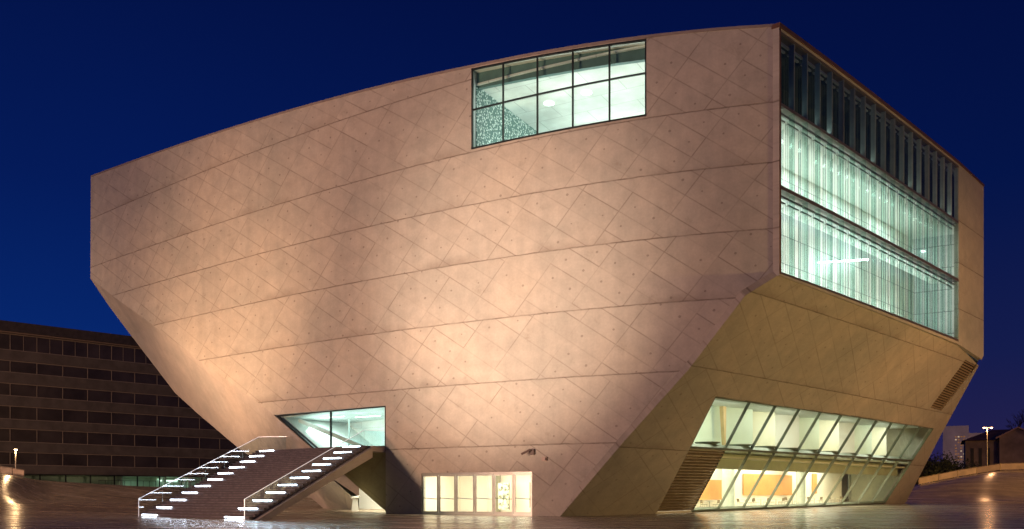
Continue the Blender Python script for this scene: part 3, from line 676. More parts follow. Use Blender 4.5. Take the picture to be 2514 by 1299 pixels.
# uplight bowls on the sill
mBowl = simple('bowl_lamp_grey', (0.22, 0.25, 0.19), 0.45, 0.3)
bowls_px = [(1737, 1092), (1817, 1096), (1879, 1100), (1933, 1104), (1983, 1108), (2034, 1111), (2076, 1114), (2116, 1117), (2155, 1120), (2191, 1123), (2224, 1125)]
ordn = ['first', 'second', 'third', 'fourth', 'fifth', 'sixth', 'seventh', 'eighth', 'ninth', 'tenth', 'last']
bowl0 = None
for i, (px, py) in enumerate(bowls_px):
    wq = wS(5.2) + 1.0
    u, h = RP.pix(px, py, wq)
    loc = bow(RP(u, wq, 5.2))
    if bowl0 is None:
        bm_ = MB(); ns = 14
        prof = [(0.42, 0.0), (0.55, 0.10), (0.80, 0.42), (1.10, 0.52), (1.10, 0.58), (0.74, 0.55), (0.0, 0.30)]
        for (ra, za), (rb, zb) in zip(prof, prof[1:]):
            for k in range(ns):
                t0, t1 = 2 * math.pi * k / ns, 2 * math.pi * (k + 1) / ns
                q = [(ra * math.cos(t0), ra * math.sin(t0), za), (ra * math.cos(t1), ra * math.sin(t1), za), (rb * math.cos(t1), rb * math.sin(t1), zb), (rb * math.cos(t0), rb * math.sin(t0), zb)]
                if rb == 0: q = q[:3]
                bm_.poly(q)
        bo_ = bm_.build('bowl_lamp', mBowl, bend=False, smooth=False); bowl0 = bo_
    else:
        bo_ = bowl0.copy(); COL.objects.link(bo_)
    bo_.location = loc; s_ = 0.92 if i < 6 else 0.85; bo_.scale = (s_, s_, s_)
    tag(bo_, ('grey bowl lamp on the sill behind the inclined window, %s from the louvres' % ordn[i]) if i < 10 else 'grey bowl lamp on the inclined window sill, farthest from the louvres', 'bowl lamp', 'bowl lamps on the sill of the inclined window')

# ---- leaning soffit on the left
near = [mp(222, 683), mp(270, 722), mp(380, 801), mp(490, 886), mp(560, 936), mp(640, 993), mp(672, 1019), (edge_u(7.0), 7.0), (edge_u(5.3), 5.3), mp(825, 1157), None]
far = [(222, 684, 104.6), (268, 752, 106), (322, 824, 107), (430, 965, 104), (486, 1016, 101), (540, 1062, 98), (592, 1106, 95), (640, 1135, 92.5), (700, 1168, 90.5), (792, 1246, 88)]
def true(px, py, r):
    a = (px - XC) / F; return Vector((math.sin(a) * r, math.cos(a) * r, EYE + (Y0 - py) / F * r))
NV = [MP(p[0], 0.02, p[1]) for p in near[:-1]] + []
FV = [true(*p) for p in far]
NV[9] = true(805, 1166, 80.0)
lowN = true(898, 1256, 80.0); lowN2 = true(870, 1252, 82)
m = MB()
for i in range(len(NV) - 1):
    a, b = NV[i], NV[i + 1]; c, d = FV[i], FV[min(i + 1, 9)]
    m.poly([a, b, d]); m.poly([a, d, c])
m.poly([NV[9], true(872, 1226, 82.0), true(872, 1262, 84.0), true(795, 1262, 88), FV[9]])
m.poly([MP(*[near[8][0], 0.02, near[8][1]][0:3]), MP(mp(825, 1157)[0], .02, mp(825, 1157)[1]), NV[9]])
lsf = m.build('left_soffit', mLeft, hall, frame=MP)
m = MB()
for i in range(9):                         # end wall turning away behind the silhouette
    a, b = far[i], far[i + 1]
    A2 = true(a[0] + 110, a[1], a[2]) * 1; 
    c = true(a[0] + 120, Y0 - (Y0 - a[1]) / 1.25, a[2] * 1.25); d = true(b[0] + 120, Y0 - (Y0 - b[1]) / 1.25, b[2] * 1.25)
    m.poly([FV[i], FV[i + 1], d, c])
tl, tlb = MP(-86.15, 0, 38.0), true(350, Y0 - (Y0 - 440) / 1.25, 131)
m.poly([MP(-86.15, 0, 38.0), FV[0], true(342, Y0 - (Y0 - 684) / 1.25, 131), tlb])
m.build('rear_wall', mSide, hall, frame=MP)
m = MB()
q0 = RP(uRE, 0.1, 33.0); q1 = true(2300, Y0 - (Y0 - 470) / 1.25, 116)
m.poly([MP(-86.15, 0.3, 38.1), MP(-36.4, 0.3, 34.2), q1, tlb]); m.poly([MP(-36.4, 0.3, 34.2), MP(uC, 0.3, 32.7), q0, q1])
m.build('roof', mRoof, hall)
m = MB()
e1, e2, e3 = RP(uRE, 0.25, 15.8), SP(*[sp(2310, 1068)[0], 0.25, sp(2310, 1068)[1]]), SP(sp(2225, 1232)[0], 0.25, sp(2225, 1232)[1])
b1_, b2_, b3_ = true(2300, Y0 - (Y0 - 880) / 1.25, 116), true(2210, Y0 - (Y0 - 1068) / 1.25, 122), true(2140, 1232, 134)
m.poly([q0, e1, b1_, q1]); m.poly([e1, e2, b2_, b1_]); m.poly([e2, e3, b3_, b2_])
m.poly([q1, b1_, b3_, true(300 + 400, 1240, 125), tlb])
m.build('rear_wall', mSide, hall, frame=MP)
# white lit passage under the left soffit
MB().prism(MP, [(-54.5, 5.0), (-43.6, 5.0), (-43.6, -0.5), (-54.5, -0.5)], 9.0, 9.2).build('passage_wall', mWhite, hall)
energy_light('AREA', 'passage_lamp', bow(MP(-48.3, 3.0, 3.4)), bow(MP(-48.0, 8.5, 1.2)), 1000, (1.0, 0.92, 0.70), shape='RECTANGLE', size=4.0, size_y=1.0)

# ---- small fixtures on the main wall
u, h = mp(1302, 1112)
fx = thing('security_camera', 'dark security camera on a bracket above the entrance doors', 'security camera', bow(MP(u, 0, h)))
mFix = simple('fixture_brown', (0.12, 0.08, 0.07), 0.5)
MB().box(MP, u, u + .38, -0.22, -0.005, h - 0.15, h + 0.25).build('mount_box', mFix, fx)
MB().beam(MP(u + .15, -0.3, h + .22), MP(u - .35, -0.75, h - .12), 0.16, 0.16).build('camera_body', simple('camera_grey', (0.20, 0.15, 0.14), 0.4), fx)
u, h = mp(1338, 1127)
fx = thing('wall_sensor', 'small pale sensor box on the wall right of the security camera', 'sensor', bow(MP(u, 0, h)))
MB().box(MP, u - .18, u + .18, -0.16, -0.004, h - 0.14, h + 0.14).build('housing', simple('sensor_pale', (0.50, 0.38, 0.33), 0.5), fx)
MB().box(MP, u + .10, u + .17, -0.2, -0.162, h - 0.1, h + 0.1).build('lens', mFix, fx)

# ------------------------------------------------------------------ outdoor staircase
st = thing('staircase', 'broad dark staircase with glowing step lights and glass balustrades', 'staircase', bow(MP(-46, -19.3, 0)))
SL0, SL1 = (-52.3, -19.1), (-57.6, -1.5)
SR0, SR1 = (-40.35, -19.6), (-44.75, -2.0)
def sL(t, o=0.0): return (lerp(SL0[0], SL1[0], t) + o, lerp(SL0[1], SL1[1], t))
def sR(t, o=0.0): return (lerp(SR0[0], SR1[0], t) + o, lerp(SR0[1], SR1[1], t))
NS = 31; RI = hLand / NS
m = MB(); rz = MB()
for k in range(NS):
    t0, t1 = k / NS, (k + 1) / NS; z1 = (k + 1) * RI
    a, b, c, d = sL(t0), sR(t0), sR(t1), sL(t1)
    zb = z1 - 0.085
    rz.hexa([MP(a[0], a[1] + .07, max(-.3, z1 - .45)), MP(b[0], b[1] + .07, max(-.3, z1 - .45)), MP(c[0], c[1] + .07, max(-.3, z1 - .45)), MP(d[0], d[1] + .07, max(-.3, z1 - .45))], [MP(a[0], a[1] + .07, zb - .001), MP(b[0], b[1] + .07, zb - .001), MP(c[0], c[1] + .07, zb - .001), MP(d[0], d[1] + .07, zb - .001)])
    m.hexa([MP(a[0], a[1], zb), MP(b[0], b[1], zb), MP(c[0], c[1], zb), MP(d[0], d[1], zb)], [MP(a[0], a[1], z1), MP(b[0], b[1], z1), MP(c[0], c[1], z1), MP(d[0], d[1], z1)])
def step_mat():
    m_, n = mat('stair_tread'); t = N(n, 'ShaderNodeTexCoord').outputs['Object']
    mp_ = N(n, 'ShaderNodeMapping', {0: t}); mp_.inputs['Rotation'].default_value = (0, 0, math.radians(29)); mp_.inputs['Scale'].default_value = (0.5, 4, 9)
    c = ramp(n, noise(n, mp_.outputs[0], 1.0, 5), [(0.3, (0.085, 0.075, 0.08)), (0.7, (0.21, 0.18, 0.19))])
    b = N(n, 'ShaderNodeBsdfPrincipled', {'Base Color': c, 'Roughness': 0.34, 'Metallic': 0.3}); finish(n, b.outputs[0]); return m_
m.build('steps', step_mat(), st); rz.build('risers', simple('riser_dark', (0.085, 0.075, 0.078), 0.5), st)
# sloping slab carrying the steps, its side face shows under the step ends
m = MB()
def sl_pt(f, t, o, z): p = f(t, o); return MP(p[0], p[1], z)
zt = lambda t: t * hLand
m.hexa([sl_pt(sL, 0, 0.1, -0.5), sl_pt(sR, 0, 0.42, -0.5), sl_pt(sR, 1, 0.42, hLand - 0.95), sl_pt(sL, 1, 0.1, hLand - 0.95)],
       [sl_pt(sL, 0, 0.1, -0.14), sl_pt(sR, 0, 0.42, -0.14), sl_pt(sR, 1, 0.42, hLand - 0.14), sl_pt(sL, 1, 0.1, hLand - 0.14)])
mStr = concrete('stringer_concrete', base=(0.44, 0.38, 0.33), joints=(), lines=0.0, holes=0.0)
m.build('stringer', mStr, st, frame=MP)
a, b, c, d = sL(1, 0.1), sR(1, 0.42), (uE - 0.02, 0.25), (-57.0, 0.05)
MB().hexa([MP(a[0], a[1], hLand - 0.45), MP(b[0], b[1], hLand - 0.45), MP(c[0], c[1], hLand - 0.45), MP(d[0], d[1], hLand - 0.45)],
          [MP(a[0], a[1], hLand - 0.01), MP(b[0], b[1], hLand - 0.01), MP(c[0], c[1], hLand - 0.01), MP(d[0], d[1], hLand - 0.01)]).build('landing', mStr, st, frame=MP)
mLamp = emitter('step_lamp', (0.76, 0.86, 1.0), 26.0)
fl_ = [(i, s) for s in 'LR' for i in range(11)]
for i, s in fl_:
    k = min(NS - 1, i * 3); t0 = k / NS; z1 = (k + 1) * RI
    EL, ER = Vector(sL(t0)), Vector(sR(t0)); d = (ER - EL).normalized()
    if s == 'L': p = EL + d * (0.60 + 0.07 * ((i * 7) % 3 - 1)); q = p + d * 1.75
    else: q = ER - d * (0.50 + 0.04 * ((i * 5) % 3)); p = q - d * 1.8
    z0_, z1_ = z1 - 0.082, z1 - 0.012
    MB().hexa([MP(p.x, p.y - .06, z0_), MP(q.x, q.y - .06, z0_), MP(q.x, q.y - .003, z0_), MP(p.x, p.y - .003, z0_)],
              [MP(p.x, p.y - .06, z1_), MP(q.x, q.y - .06, z1_), MP(q.x, q.y - .003, z1_), MP(p.x, p.y - .003, z1_)]).build('step_light', mLamp, st, cut=False)
mRail = simple('rail_added_glow', (0.90, 0.92, 0.95), 0.18, 0.3, vary=0.03, emit=((0.85, 0.93, 1.0), 0.42))  # glow added for step light caught by the rail, not a lamp
def balustrade(f, o, end):
    n_ = 6; hb_, HG = 0.02, 1.28
    P = []
    for i in range(n_ + 1): q = f(i / n_, o); P.append((q[0], q[1], zt(i / n_)))
    P[0] = (P[0][0], P[0][1], 0.0)
    allp = P + [end]
    root = MB()
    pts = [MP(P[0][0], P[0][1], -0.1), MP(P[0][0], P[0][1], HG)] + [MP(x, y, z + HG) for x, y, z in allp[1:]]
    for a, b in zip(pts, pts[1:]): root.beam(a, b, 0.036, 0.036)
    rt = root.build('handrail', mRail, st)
    for a, b in zip(allp, allp[1:]):
        A_, B_ = Vector(a), Vector(b); d = (B_ - A_).normalized() * 0.012
        A_ += d; B_ -= d
        nn = Vector((-(B_ - A_).y, (B_ - A_).x, 0)).normalized() * 0.012
        f4 = lambda s_: [MP(A_.x + nn.x * s_, A_.y + nn.y * s_, A_.z - 0.02), MP(B_.x + nn.x * s_, B_.y + nn.y * s_, B_.z - 0.02), MP(B_.x + nn.x * s_, B_.y + nn.y * s_, B_.z + HG - .03), MP(A_.x + nn.x * s_, A_.y + nn.y * s_, A_.z + HG - .03)]
        MB().hexa(f4(-1), f4(1)).build('glass_panel', gBal, rt)
    for a in allp[1:-1]:
        MB().box(MP, a[0] - .008, a[0] + .008, a[1] - .008, a[1] + .008, a[2], a[2] + HG - .04).build('glass_joint', mAlu, rt, cut=False)
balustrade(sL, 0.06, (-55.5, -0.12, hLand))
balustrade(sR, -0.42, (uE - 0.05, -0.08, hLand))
energy_light('AREA', 'under_stair_lamp', bow(MP(-47.5, -1.0, 0.35)), bow(MP(-46.0, 0.5, 4.0)), 25, (1.0, 0.82, 0.42), shape='RECTANGLE', size=3.0, size_y=0.3)

energy_light('SPOT', 'under_stair_spot', bow(MP(-53.5, -5.0, 0.35)), true(835, 1215, 84), 900, (1.0, 0.74, 0.46), spot_size=math.radians(100), spot_blend=1.0, shadow_soft_size=0.08)
# information stele under the stairs
P = vis(872, 1252, 81); P.z = ground(P.x, P.y)
tot = thing('information_stele', 'slim grey information stele standing in the lit gap under the stairs', 'information stele', P)
mTot = simple('stele_steel', (0.50, 0.50, 0.46), 0.4, 0.4)
m = MB().hexa([P + Vector((-.30, -.1, 0)), P + Vector((.30, -.1, 0)), P + Vector((.30, .12, 0)), P + Vector((-.30, .12, 0))], [P + Vector((-.18, -.1, 1.12)), P + Vector((.18, -.1, 1.12)), P + Vector((.18, .12, 1.12)), P + Vector((-.18, .12, 1.12))])
m.build('pedestal', mTot, tot, bend=False)
MB().hexa([P + Vector((-.38, -.25, 1.10)), P + Vector((.42, -.25, 1.13)), P + Vector((.42, .2, 1.33)), P + Vector((-.38, .2, 1.20))], [P + Vector((-.38, -.25, 1.15)), P + Vector((.42, -.25, 1.18)), P + Vector((.42, .2, 1.38)), P + Vector((-.38, .2, 1.25))]).build('reading_panel', simple('stele_panel', (0.30, 0.30, 0.28), 0.3), tot, bend=False)

# ------------------------------------------------------------------ café furniture
mTab = simple('table_top', (0.62, 0.60, 0.50), 0.4); mChr = simple('chair_seat', (0.20, 0.15, 0.08), 0.5); mLeg = simple('chair_leg', (0.45, 0.43, 0.36), 0.35, 0.6)
def make_table():
    t = thing('cafe_table', 'x', 'table')
    MB().tube((0, 0, 0.72), (0, 0, 0.76), 0.42, n=18).build('table_top', mTab, t, bend=False)
    MB().tube((0, 0, 0.03), (0, 0, 0.72), 0.035, n=8).build('pedestal', mLeg, t, bend=False)
    MB().tube((0, 0, 0.0), (0, 0, 0.03), 0.25, n=14).build('base', mLeg, t, bend=False)
    return t
def make_chair():
    t = thing('cafe_chair', 'x', 'chair')
    MB().hexa([Vector((-.22, -.22, .44)), Vector((.22, -.22, .44)), Vector((.20, .22, .44)), Vector((-.20, .22, .44))], [Vector((-.22, -.22, .48)), Vector((.22, -.22, .48)), Vector((.20, .22, .48)), Vector((-.20, .22, .48))]).build('seat', mChr, t, bend=False)
    MB().hexa([Vector((-.20, .20, .56)), Vector((.20, .20, .56)), Vector((.20, .23, .56)), Vector((-.20, .23, .56))], [Vector((-.20, .26, .86)), Vector((.20, .26, .86)), Vector((.20, .29, .86)), Vector((-.20, .29, .86))]).build('backrest', mChr, t, bend=False)
    for x in (-.19, .19):
        MB().tube((x, -.19, 0), (x, -.19, .44), .014, n=6).build('leg', mLeg, t, bend=False)
        MB().tube((x, .22, 0), (x * 1.0, .21, .60), .014, n=6).build('leg', mLeg, t, bend=False)
    return t
def place(root, loc, rz, first):
    if first: r = root
    else:
        r = root.copy(); COL.objects.link(r)
        for ch in list(root.children):
            c = ch.copy(); COL.objects.link(c); c.parent = r
    r.location = loc; r.rotation_euler = (0, 0, rz); return r
tb, chp = make_table(), make_chair()
spots = [(1742, 15.9, 'beside the louvres'), (1830, 17.6, 'just right of the thick column'), (1868, 18.2, 'left of the middle of the orange panel'), (1905, 17.0, 'under the middle of the orange panel'), (1945, 18.3, 'left of the thinner column'), (2000, 17.4, 'right of the thinner column'), (2050, 18.0, 'left of the grey inner door')]
first = True
for i, (px, wq, where) in enumerate(spots):
    u, h = RP.pix(px, 1230, wq); z = fl(u) + 0.004
    r = place(tb, bow(RP(u, wq, z)), 0, first)
    tag(r, 'round cafe table behind the glass, ' + where, 'table', 'tables in the glazed cafe')
    for j, (du, dw, rz, side) in enumerate(((-.8, 0, 1.9, 'left'), (.8, -.1, -1.2, 'right'))):
        c = place(chp, bow(RP(u + du, wq + dw, z)), rz, first and j == 0)
        tag(c, 'cafe chair %s of the table %s' % (side, where), 'chair', 'chairs in the glazed cafe')
    first = False

# ------------------------------------------------------------------ office building on the left
off = thing('office_building', 'long dark office block with ribbon windows and lit ground floor behind the stairs', 'office building', vis(150, 1190, 150))
OA, OB = Vector((-82.6, 147)), Vector((-67.5, 162))
dO = (OB - OA).normalized()
nO = Vector((-dO.y, dO.x))
hg1 = EYE + (Y0 - 1163) * 147 / F
OF = Frame(Vector((OA.x, OA.y, 0)), Vector((dO.x, dO.y, 0)), Z, Vector((nO.x, nO.y, 0)))
S = 147 / F; hz = lambda py: EYE + (Y0 - py) * S
mOW = simple('office_spandrel', (0.12, 0.10, 0.08), 0.8, vary=0.25, scale=0.6); mOF = simple('office_frame', (0.30, 0.24, 0.18), 0.6); mOG = simple('office_glass', (0.060, 0.048, 0.042), 0.25, vary=0.35, scale=0.3); mOD = simple('office_dark', (0.06, 0.048, 0.04), 0.6, vary=0.3)
uo0, uo1 = -40.0, 62.0
MB().box(OF, uo0, uo1, 0.6, 16, hg1 + .01, hz(788)).build('rear_block', mOD, off, bend=False)
MB().box(OF, uo0, uo1, -0.9, 0.6, hz(812), hz(788)).build('roof_cornice', mOD, off, bend=False)
MB().box(OF, uo0, uo1, -0.6, 0.6, hz(815.5), hz(812.5)).build('cornice_edge', simple('cornice_lit', (0.26, 0.19, 0.14), 0.7), off, bend=False)
bands = [(857, 882), (912, 938), (970, 994), (1028, 1050), (1084, 1108), (1141, 1162)]
for a, b in bands:
    MB().box(OF, uo0, uo1, 0.0, 0.6, hz(b), hz(a)).build('spandrel_band', mOW, off, bend=False)
wrows = [(816, 857), (882, 912), (938, 970), (994, 1028), (1050, 1084), (1108, 1141)]
nw = 16; u_start = -2.6; pw_ = 4.05
mCur = simple('curtain_grey', (0.14, 0.11, 0.085), 0.9, vary=0.3, scale=2)
for ri, (a, b) in enumerate(wrows):
    MB().box(OF, uo0, u_start - 0.01, 0.2, 0.6, hz(b), hz(a)).build('window_strip', mOD, off, bend=False)
    MB().box(OF, u_start + nw * pw_ + 0.01, uo1, 0.2, 0.6, hz(b), hz(a)).build('window_strip', mOD, off, bend=False)
    for i in range(nw):
        x0 = u_start + i * pw_
        f = MB(); t_ = 0.09
        f.box(OF, x0, x0 + t_, 0.08, 0.45, hz(b) + .01, hz(a) - .01); f.box(OF, x0 + t_, x0 + pw_ - .01, 0.1, 0.4, hz(a) - .14, hz(a) - .01)
        f.box(OF, x0 + t_, x0 + pw_ - .01, 0.1, 0.4, hz(b) + .01, hz(b) + .10)
        if ri == 0: f.box(OF, x0 + pw_ * .5, x0 + pw_ * .5 + .06, 0.12, 0.4, hz(b) + .1, hz(a) - .14)
        wo = f.build('window', mOF, off, bend=False)
        MB().box(OF, x0 + t_ + .01, x0 + pw_ - .02, 0.2, 0.24, hz(b) + .11, hz(a) - .15).build('pane', mOG, wo, bend=False)
# ground floor
hg0, hg1 = 2.0, hz(1163)
xg = [-30] + [OF_u for OF_u in [2.0 + 4.05 * k for k in range(-1, 12)]] + [62]
mGF = glass('ground_floor_glass', (0.88, 0.96, 0.93), refl=0.6)
gf = MB()
gfo = gf.box(OF, uo0, uo1, 0.1, 0.4, hg1 - .12, hg1 - .005).build('ground_floor_frame', mFrame, off, bend=False)
for u in xg[1:-1]: MB().box(OF, u - .08, u + .08, 0.1, 0.4, hg0, hg1 - .125).build('mullion', mFrame, gfo, bend=False)
for a, b in zip(xg, xg[1:]): MB().box(OF, a + .08, b - .08, 0.2, 0.24, hg0, hg1 - .125).build('pane', mGF, gfo, bend=False)
# window backing: dim rooms behind the ribbon windows, some curtains
MB().box(OF, uo0, uo1, 0.45, 0.59, hz(1141), hz(816)).build('dim_interior', mOD, off, bend=False)
for (px, ri, wd) in ((163, 5, 1.0), (195, 5, 1.0), (250, 5, .6), (362, 5, 1.5), (30, 5, 2.2), (270, 4, .8), (120, 4, 1.2), (200, 1, 1.4), (330, 3, 1.2)):
    uu = (px - 0) / 43.2 * 4.05; a, b = wrows[ri]
    MB().box(OF, uu, uu + wd, 0.30, 0.34, hz(b) + .12, hz(a) - .3).build('curtain', mCur, off, bend=False)
# ground floor rooms
mGreenRoom = simple('green_white_room', (0.60, 0.68, 0.60), 0.7, vary=0.15, scale=0.4)
gr = MB().box(OF, uo0, uo1, 7, 7.2, 0.5, hg1).build('ground_floor_room', mGreenRoom, off, bend=False)
MB().box(OF, uo0, uo1, 0.6, 7, hg1 - .1, hg1).build('room_ceiling', mGreenRoom, gr, bend=False)
MB().box(OF, uo0, uo1, 0.6, 7, 1.4, 1.5).build('room_floor', mOD, gr, bend=False)
for uu in (19.6, 27.5): MB().box(OF, uu, uu + .15, 0.5, 7, 1.5, hg1 - .1).build('side_wall', mGreenRoom, gr, bend=False)
MB().box(OF, 27.0, 30.5, 2.0, 2.2, hg1 - 1.0, hg1 - .65).build('lamp_panel', emitter('office_lamp', (0.85, 1.0, 0.85), 2.2), gr, bend=False)
MB().box(OF, 31.7, 32.4, 0.3, 0.5, 1.5, hg1 - .1).build('lit_column', simple('lit_column_white', (0.8, 0.85, 0.75), .6), gr, bend=False)
for uu, e, cc in ((24, 70, (0.70, 1.0, 0.82)), (29.5, 150, (0.72, 1.0, 0.82)), (14, 26, (0.95, 0.9, 0.6)), (36, 36, (0.7, 1, 0.8)), (6, 8, (1, .7, .4))):
    l = OF(uu, 3.0, hg1 - .4)
    energy_light('AREA', 'office_light', l, l + Vector((0, 0, -3)), e, cc, shape='RECTANGLE', size=4.5, size_y=3)
# railing in front of the ground floor
rl = MB()
for k in range(40): rl.box(OF, 15 + k * 1.1, 15.05 + k * 1.1, -1.2, -1.15, 2.0, 4.15)
rl.box(OF, 15, 59, -1.2, -1.15, 4.1, 4.16)
tag(rl.build('railing', mFrame, bend=False), 'thin dark railing before the lit ground floor of the office block', 'railing')

# ------------------------------------------------------------------ street lamps
mPole = simple('galvanised_pole', (0.42, 0.38, 0.33), 0.45, 0.5)
def lamp(px, py_head, r, label, e, col, arm):
    b = vis(px, 1200, r); b.z = ground(b.x, b.y) - 0.05
    t = thing('street_lamp', label, 'street lamp', b, 'street lamps')
    hz_ = vis(px, py_head, r).z; top = Vector((b.x, b.y, hz_))
    MB().tube(b, top, 0.10, 0.06, n=12).build('pole', mPole, t, bend=False)
    MB().tube(b, b + Z * 0.25, 0.17, 0.15, n=12).build('base_plate', mPole, t, bend=False)
    m = emitter('lamp_bulb', col, e)
    if arm:
        MB().beam(top + Vector((-.55, 0, .0)), top + Vector((.75, 0, 0)), .07, .07).build('arm', mPole, t, bend=False)
        ends = [top + Vector((-.45, 0, -.02)), top + Vector((.65, 0, -.02))]
    else: ends = [top + Vector((0, 0, .08))]
    for q in ends:
        hd = MB().hexa([q + Vector((-.22, -.12, .06)), q + Vector((.22, -.12, .06)), q + Vector((.22, .12, .06)), q + Vector((-.22, .12, .06))], [q + Vector((-.14, -.08, .16)), q + Vector((.14, -.08, .16)), q + Vector((.14, .08, .16)), q + Vector((-.14, .08, .16))]).build('lamp_head', mPole, t, bend=False)
        MB().tube(q + Z * .05, q - Z * .10, 0.20, 0.12, n=12).build('bulb', m, hd, bend=False)
    return top
LT = lamp(38.5, 1106, 118, 'slender street lamp glowing on the mound before the office block', 30, (1.0, 0.70, 0.38), False)
RT = lamp(2423.5, 1050, 138, 'twin headed street lamp beside the gabled house', 14, (1.0, 0.48, 0.22), True)
energy_light('POINT', 'lamp_glow', LT - Z * 0.25 - Vector((0, .3, 0)), None, 420, (1.0, 0.60, 0.28), shadow_soft_size=0.25)
energy_light('POINT', 'lamp_glow', RT - Z * 0.35 - Vector((0, .3, 0)), None, 450, (1.0, 0.48, 0.20), shadow_soft_size=0.3)
energy_light('SPOT', 'warm_fill_spot', (-100, 70, 30), (-60, 125, 4), 62000, (1.0, 0.66, 0.42), spot_size=math.radians(80), spot_blend=1.0, shadow_soft_size=1.0)  # unseen spot added to lift the left mound and office block
energy_light('SPOT', 'warm_fill_spot', (95, 75, 22), (66, 135, 3), 90000, (1.0, 0.52, 0.12), spot_size=math.radians(60), spot_blend=1.0, shadow_soft_size=1.0)  # added fill, turns the right mound warmer

energy_light('SPOT', 'warm_fill_spot', (150, 120, 14), (95, 178, 9), 30000, (1.0, 0.50, 0.26), spot_size=math.radians(60), spot_blend=1.0, shadow_soft_size=1.0)  # added fill for the gabled house
energy_light('SPOT', 'warm_fill_spot', (190, 330, 20), (208, 428, 24), 60000, (1.0, 0.62, 0.45), spot_size=math.radians(60), spot_blend=1.0, shadow_soft_size=1.0)  # added fill for the distant tower
# ------------------------------------------------------------------ fences on the mounds
def fence(pts, label, mP, mF, post_gap, H_, name='fence', pick=False):
    P = []
    for px, py, r in pts:
        q = vis(px, py, r); q.z = ground(q.x, q.y); P.append(q)
    t = thing(name, label, 'fence', P[0])
    n = 0; post = MB()
    for a, b in zip(P, P[1:]):
        k = max(1, round((b - a).length / post_gap))
        for i in range(k):
            c = a.lerp(b, i / k); d = a.lerp(b, (i + 1) / k); c.z = ground(c.x, c.y) - .02; d.z = ground(d.x, d.y) - .02
            MB().beam(c, c + Z * (H_ + .08), .07, .07).build('post', mF, t, bend=False)
            if pick:
                m = MB(); e = max(2, int((d - c).length / .35))
                for j in range(1, e): g = c.lerp(d, j / e); m.beam(g + Z * .1, g + Z * (H_ - .05), .09, .04)
                m.beam(c + Z * H_, d + Z * H_, .06, .06, up=Z); m.build('picket_panel', mP, t, bend=False)
            else:
                x = (d - c).normalized(); y = Vector((-x.y, x.x, 0)).normalized() * .02; c2, d2 = c + x * .06, d - x * .06
                MB().hexa([c2 + y + Z * .12, d2 + y + Z * .12, d2 - y + Z * .12, c2 - y + Z * .12], [c2 + y + Z * H_, d2 + y + Z * H_, d2 - y + Z * H_, c2 - y + Z * H_]).build('panel', mP, t, bend=False)
    tp = MB()
    for a, b in zip(P, P[1:]): tp.beam(a + Z * (H_ + .05), b + Z * (H_ + .05), .07, .05)
    tp.build('top_rail', mF, t, bend=False)
mPan = simple('pale_fence_panel', (0.58, 0.45, 0.37), 0.35, vary=0.25, scale=0.8); mRust = simple('fence_post', (0.25, 0.19, 0.14), 0.5, 0.5)
fence([(2256, 1190, 129), (2304, 1181, 129), (2351, 1172, 128.5), (2398, 1164, 128), (2456, 1156, 126.5), (2530, 1157, 125), (2700, 1157, 120)], 'pale panelled fence along the crest of the right mound', mPan, mRust, 2.6, 0.95)
fence([(2255, 1170, 145), (2296, 1165, 144)], 'short white picket fence between the concert hall and the right mound', simple('white_picket', (0.65, 0.58, 0.48), .6), mRust, 1.3, 1.0, pick=True)
fence([(-60, 1170, 116), (0, 1183, 115), (30, 1192, 115), (60, 1200, 115.5)], 'low fence with pale panels at the left edge below the street lamp', simple('warm_fence_panel', (0.50, 0.38, 0.26), 0.3, 0.3, vary=0.35, scale=1.5), mRust, 1.1, 0.95)

# ------------------------------------------------------------------ right background
mSt = simple('old_stone', (0.32, 0.24, 0.18), 0.9, vary=0.3, scale=0.6); mTile = simple('roof_tiles', (0.16, 0.09, 0.07), 0.8, vary=0.35, scale=1.2)
HF = Frame(Vector(((2370 - XC) / F * 172, 172, 0)), Vector((math.cos(.44), -math.sin(.44), 0)), Z, Vector((math.sin(.44), math.cos(.44), 0)))
hs = thing('gabled_house', 'dark stone house with a hipped roof and lit gable edge behind the right fence', 'house', HF(8, 0, 4.5))
hy = lambda py: EYE + (Y0 - py) / F * 172
MB().box(HF, 0, 22, 0, 14, 3.5, hy(1082)).build('wall', mSt, hs, bend=False)
MB().hexa([HF(-.6, -.6, hy(1082)), HF(22.6, -.6, hy(1082)), HF(22.6, 14.6, hy(1082)), HF(-.6, 14.6, hy(1082))], [HF(4.6, 5, hy(1053)), HF(18, 5, hy(1053)), HF(18, 9, hy(1053)), HF(4.6, 9, hy(1053))]).build('roof', mTile, hs, bend=False)
MB().prism(HF, [(5.6, 3.5), (11.6, 3.5), (11.6, hy(1075)), (8.6, hy(1056)), (5.6, hy(1075))], -1.6, -.02).build('gable_bay', mSt, hs, bend=False)
g = MB(); g.bar(HF, (5.0, hy(1079)), (8.6, hy(1054)), .22, -2.0, -.1); g.bar(HF, (8.6, hy(1054)), (12.2, hy(1079)), .22, -2.0, -.1)
g.build('gable_edge', simple('gable_trim', (0.50, 0.34, 0.24), .6), hs, bend=False)
mHD = simple('dark_opening', (0.03, 0.025, 0.02), .5)
for k in range(3):
    wf = MB().box(HF, .8 + 1.35 * k, 1.5 + 1.35 * k, -.06, -.01, 4.0, hy(1100)).build('window', mSt, hs, bend=False)
    MB().box(HF, .88 + 1.35 * k, 1.42 + 1.35 * k, -.09, -.062, 4.1, hy(1101)).build('pane', mHD, wf, bend=False)
MB().box(HF, 13.2, 14.4, -.08, -.02, 4.6, 7.2).build('lit_doorway', emitter('warm_doorway', (1.0, .45, .18), 0.35), hs, bend=False)

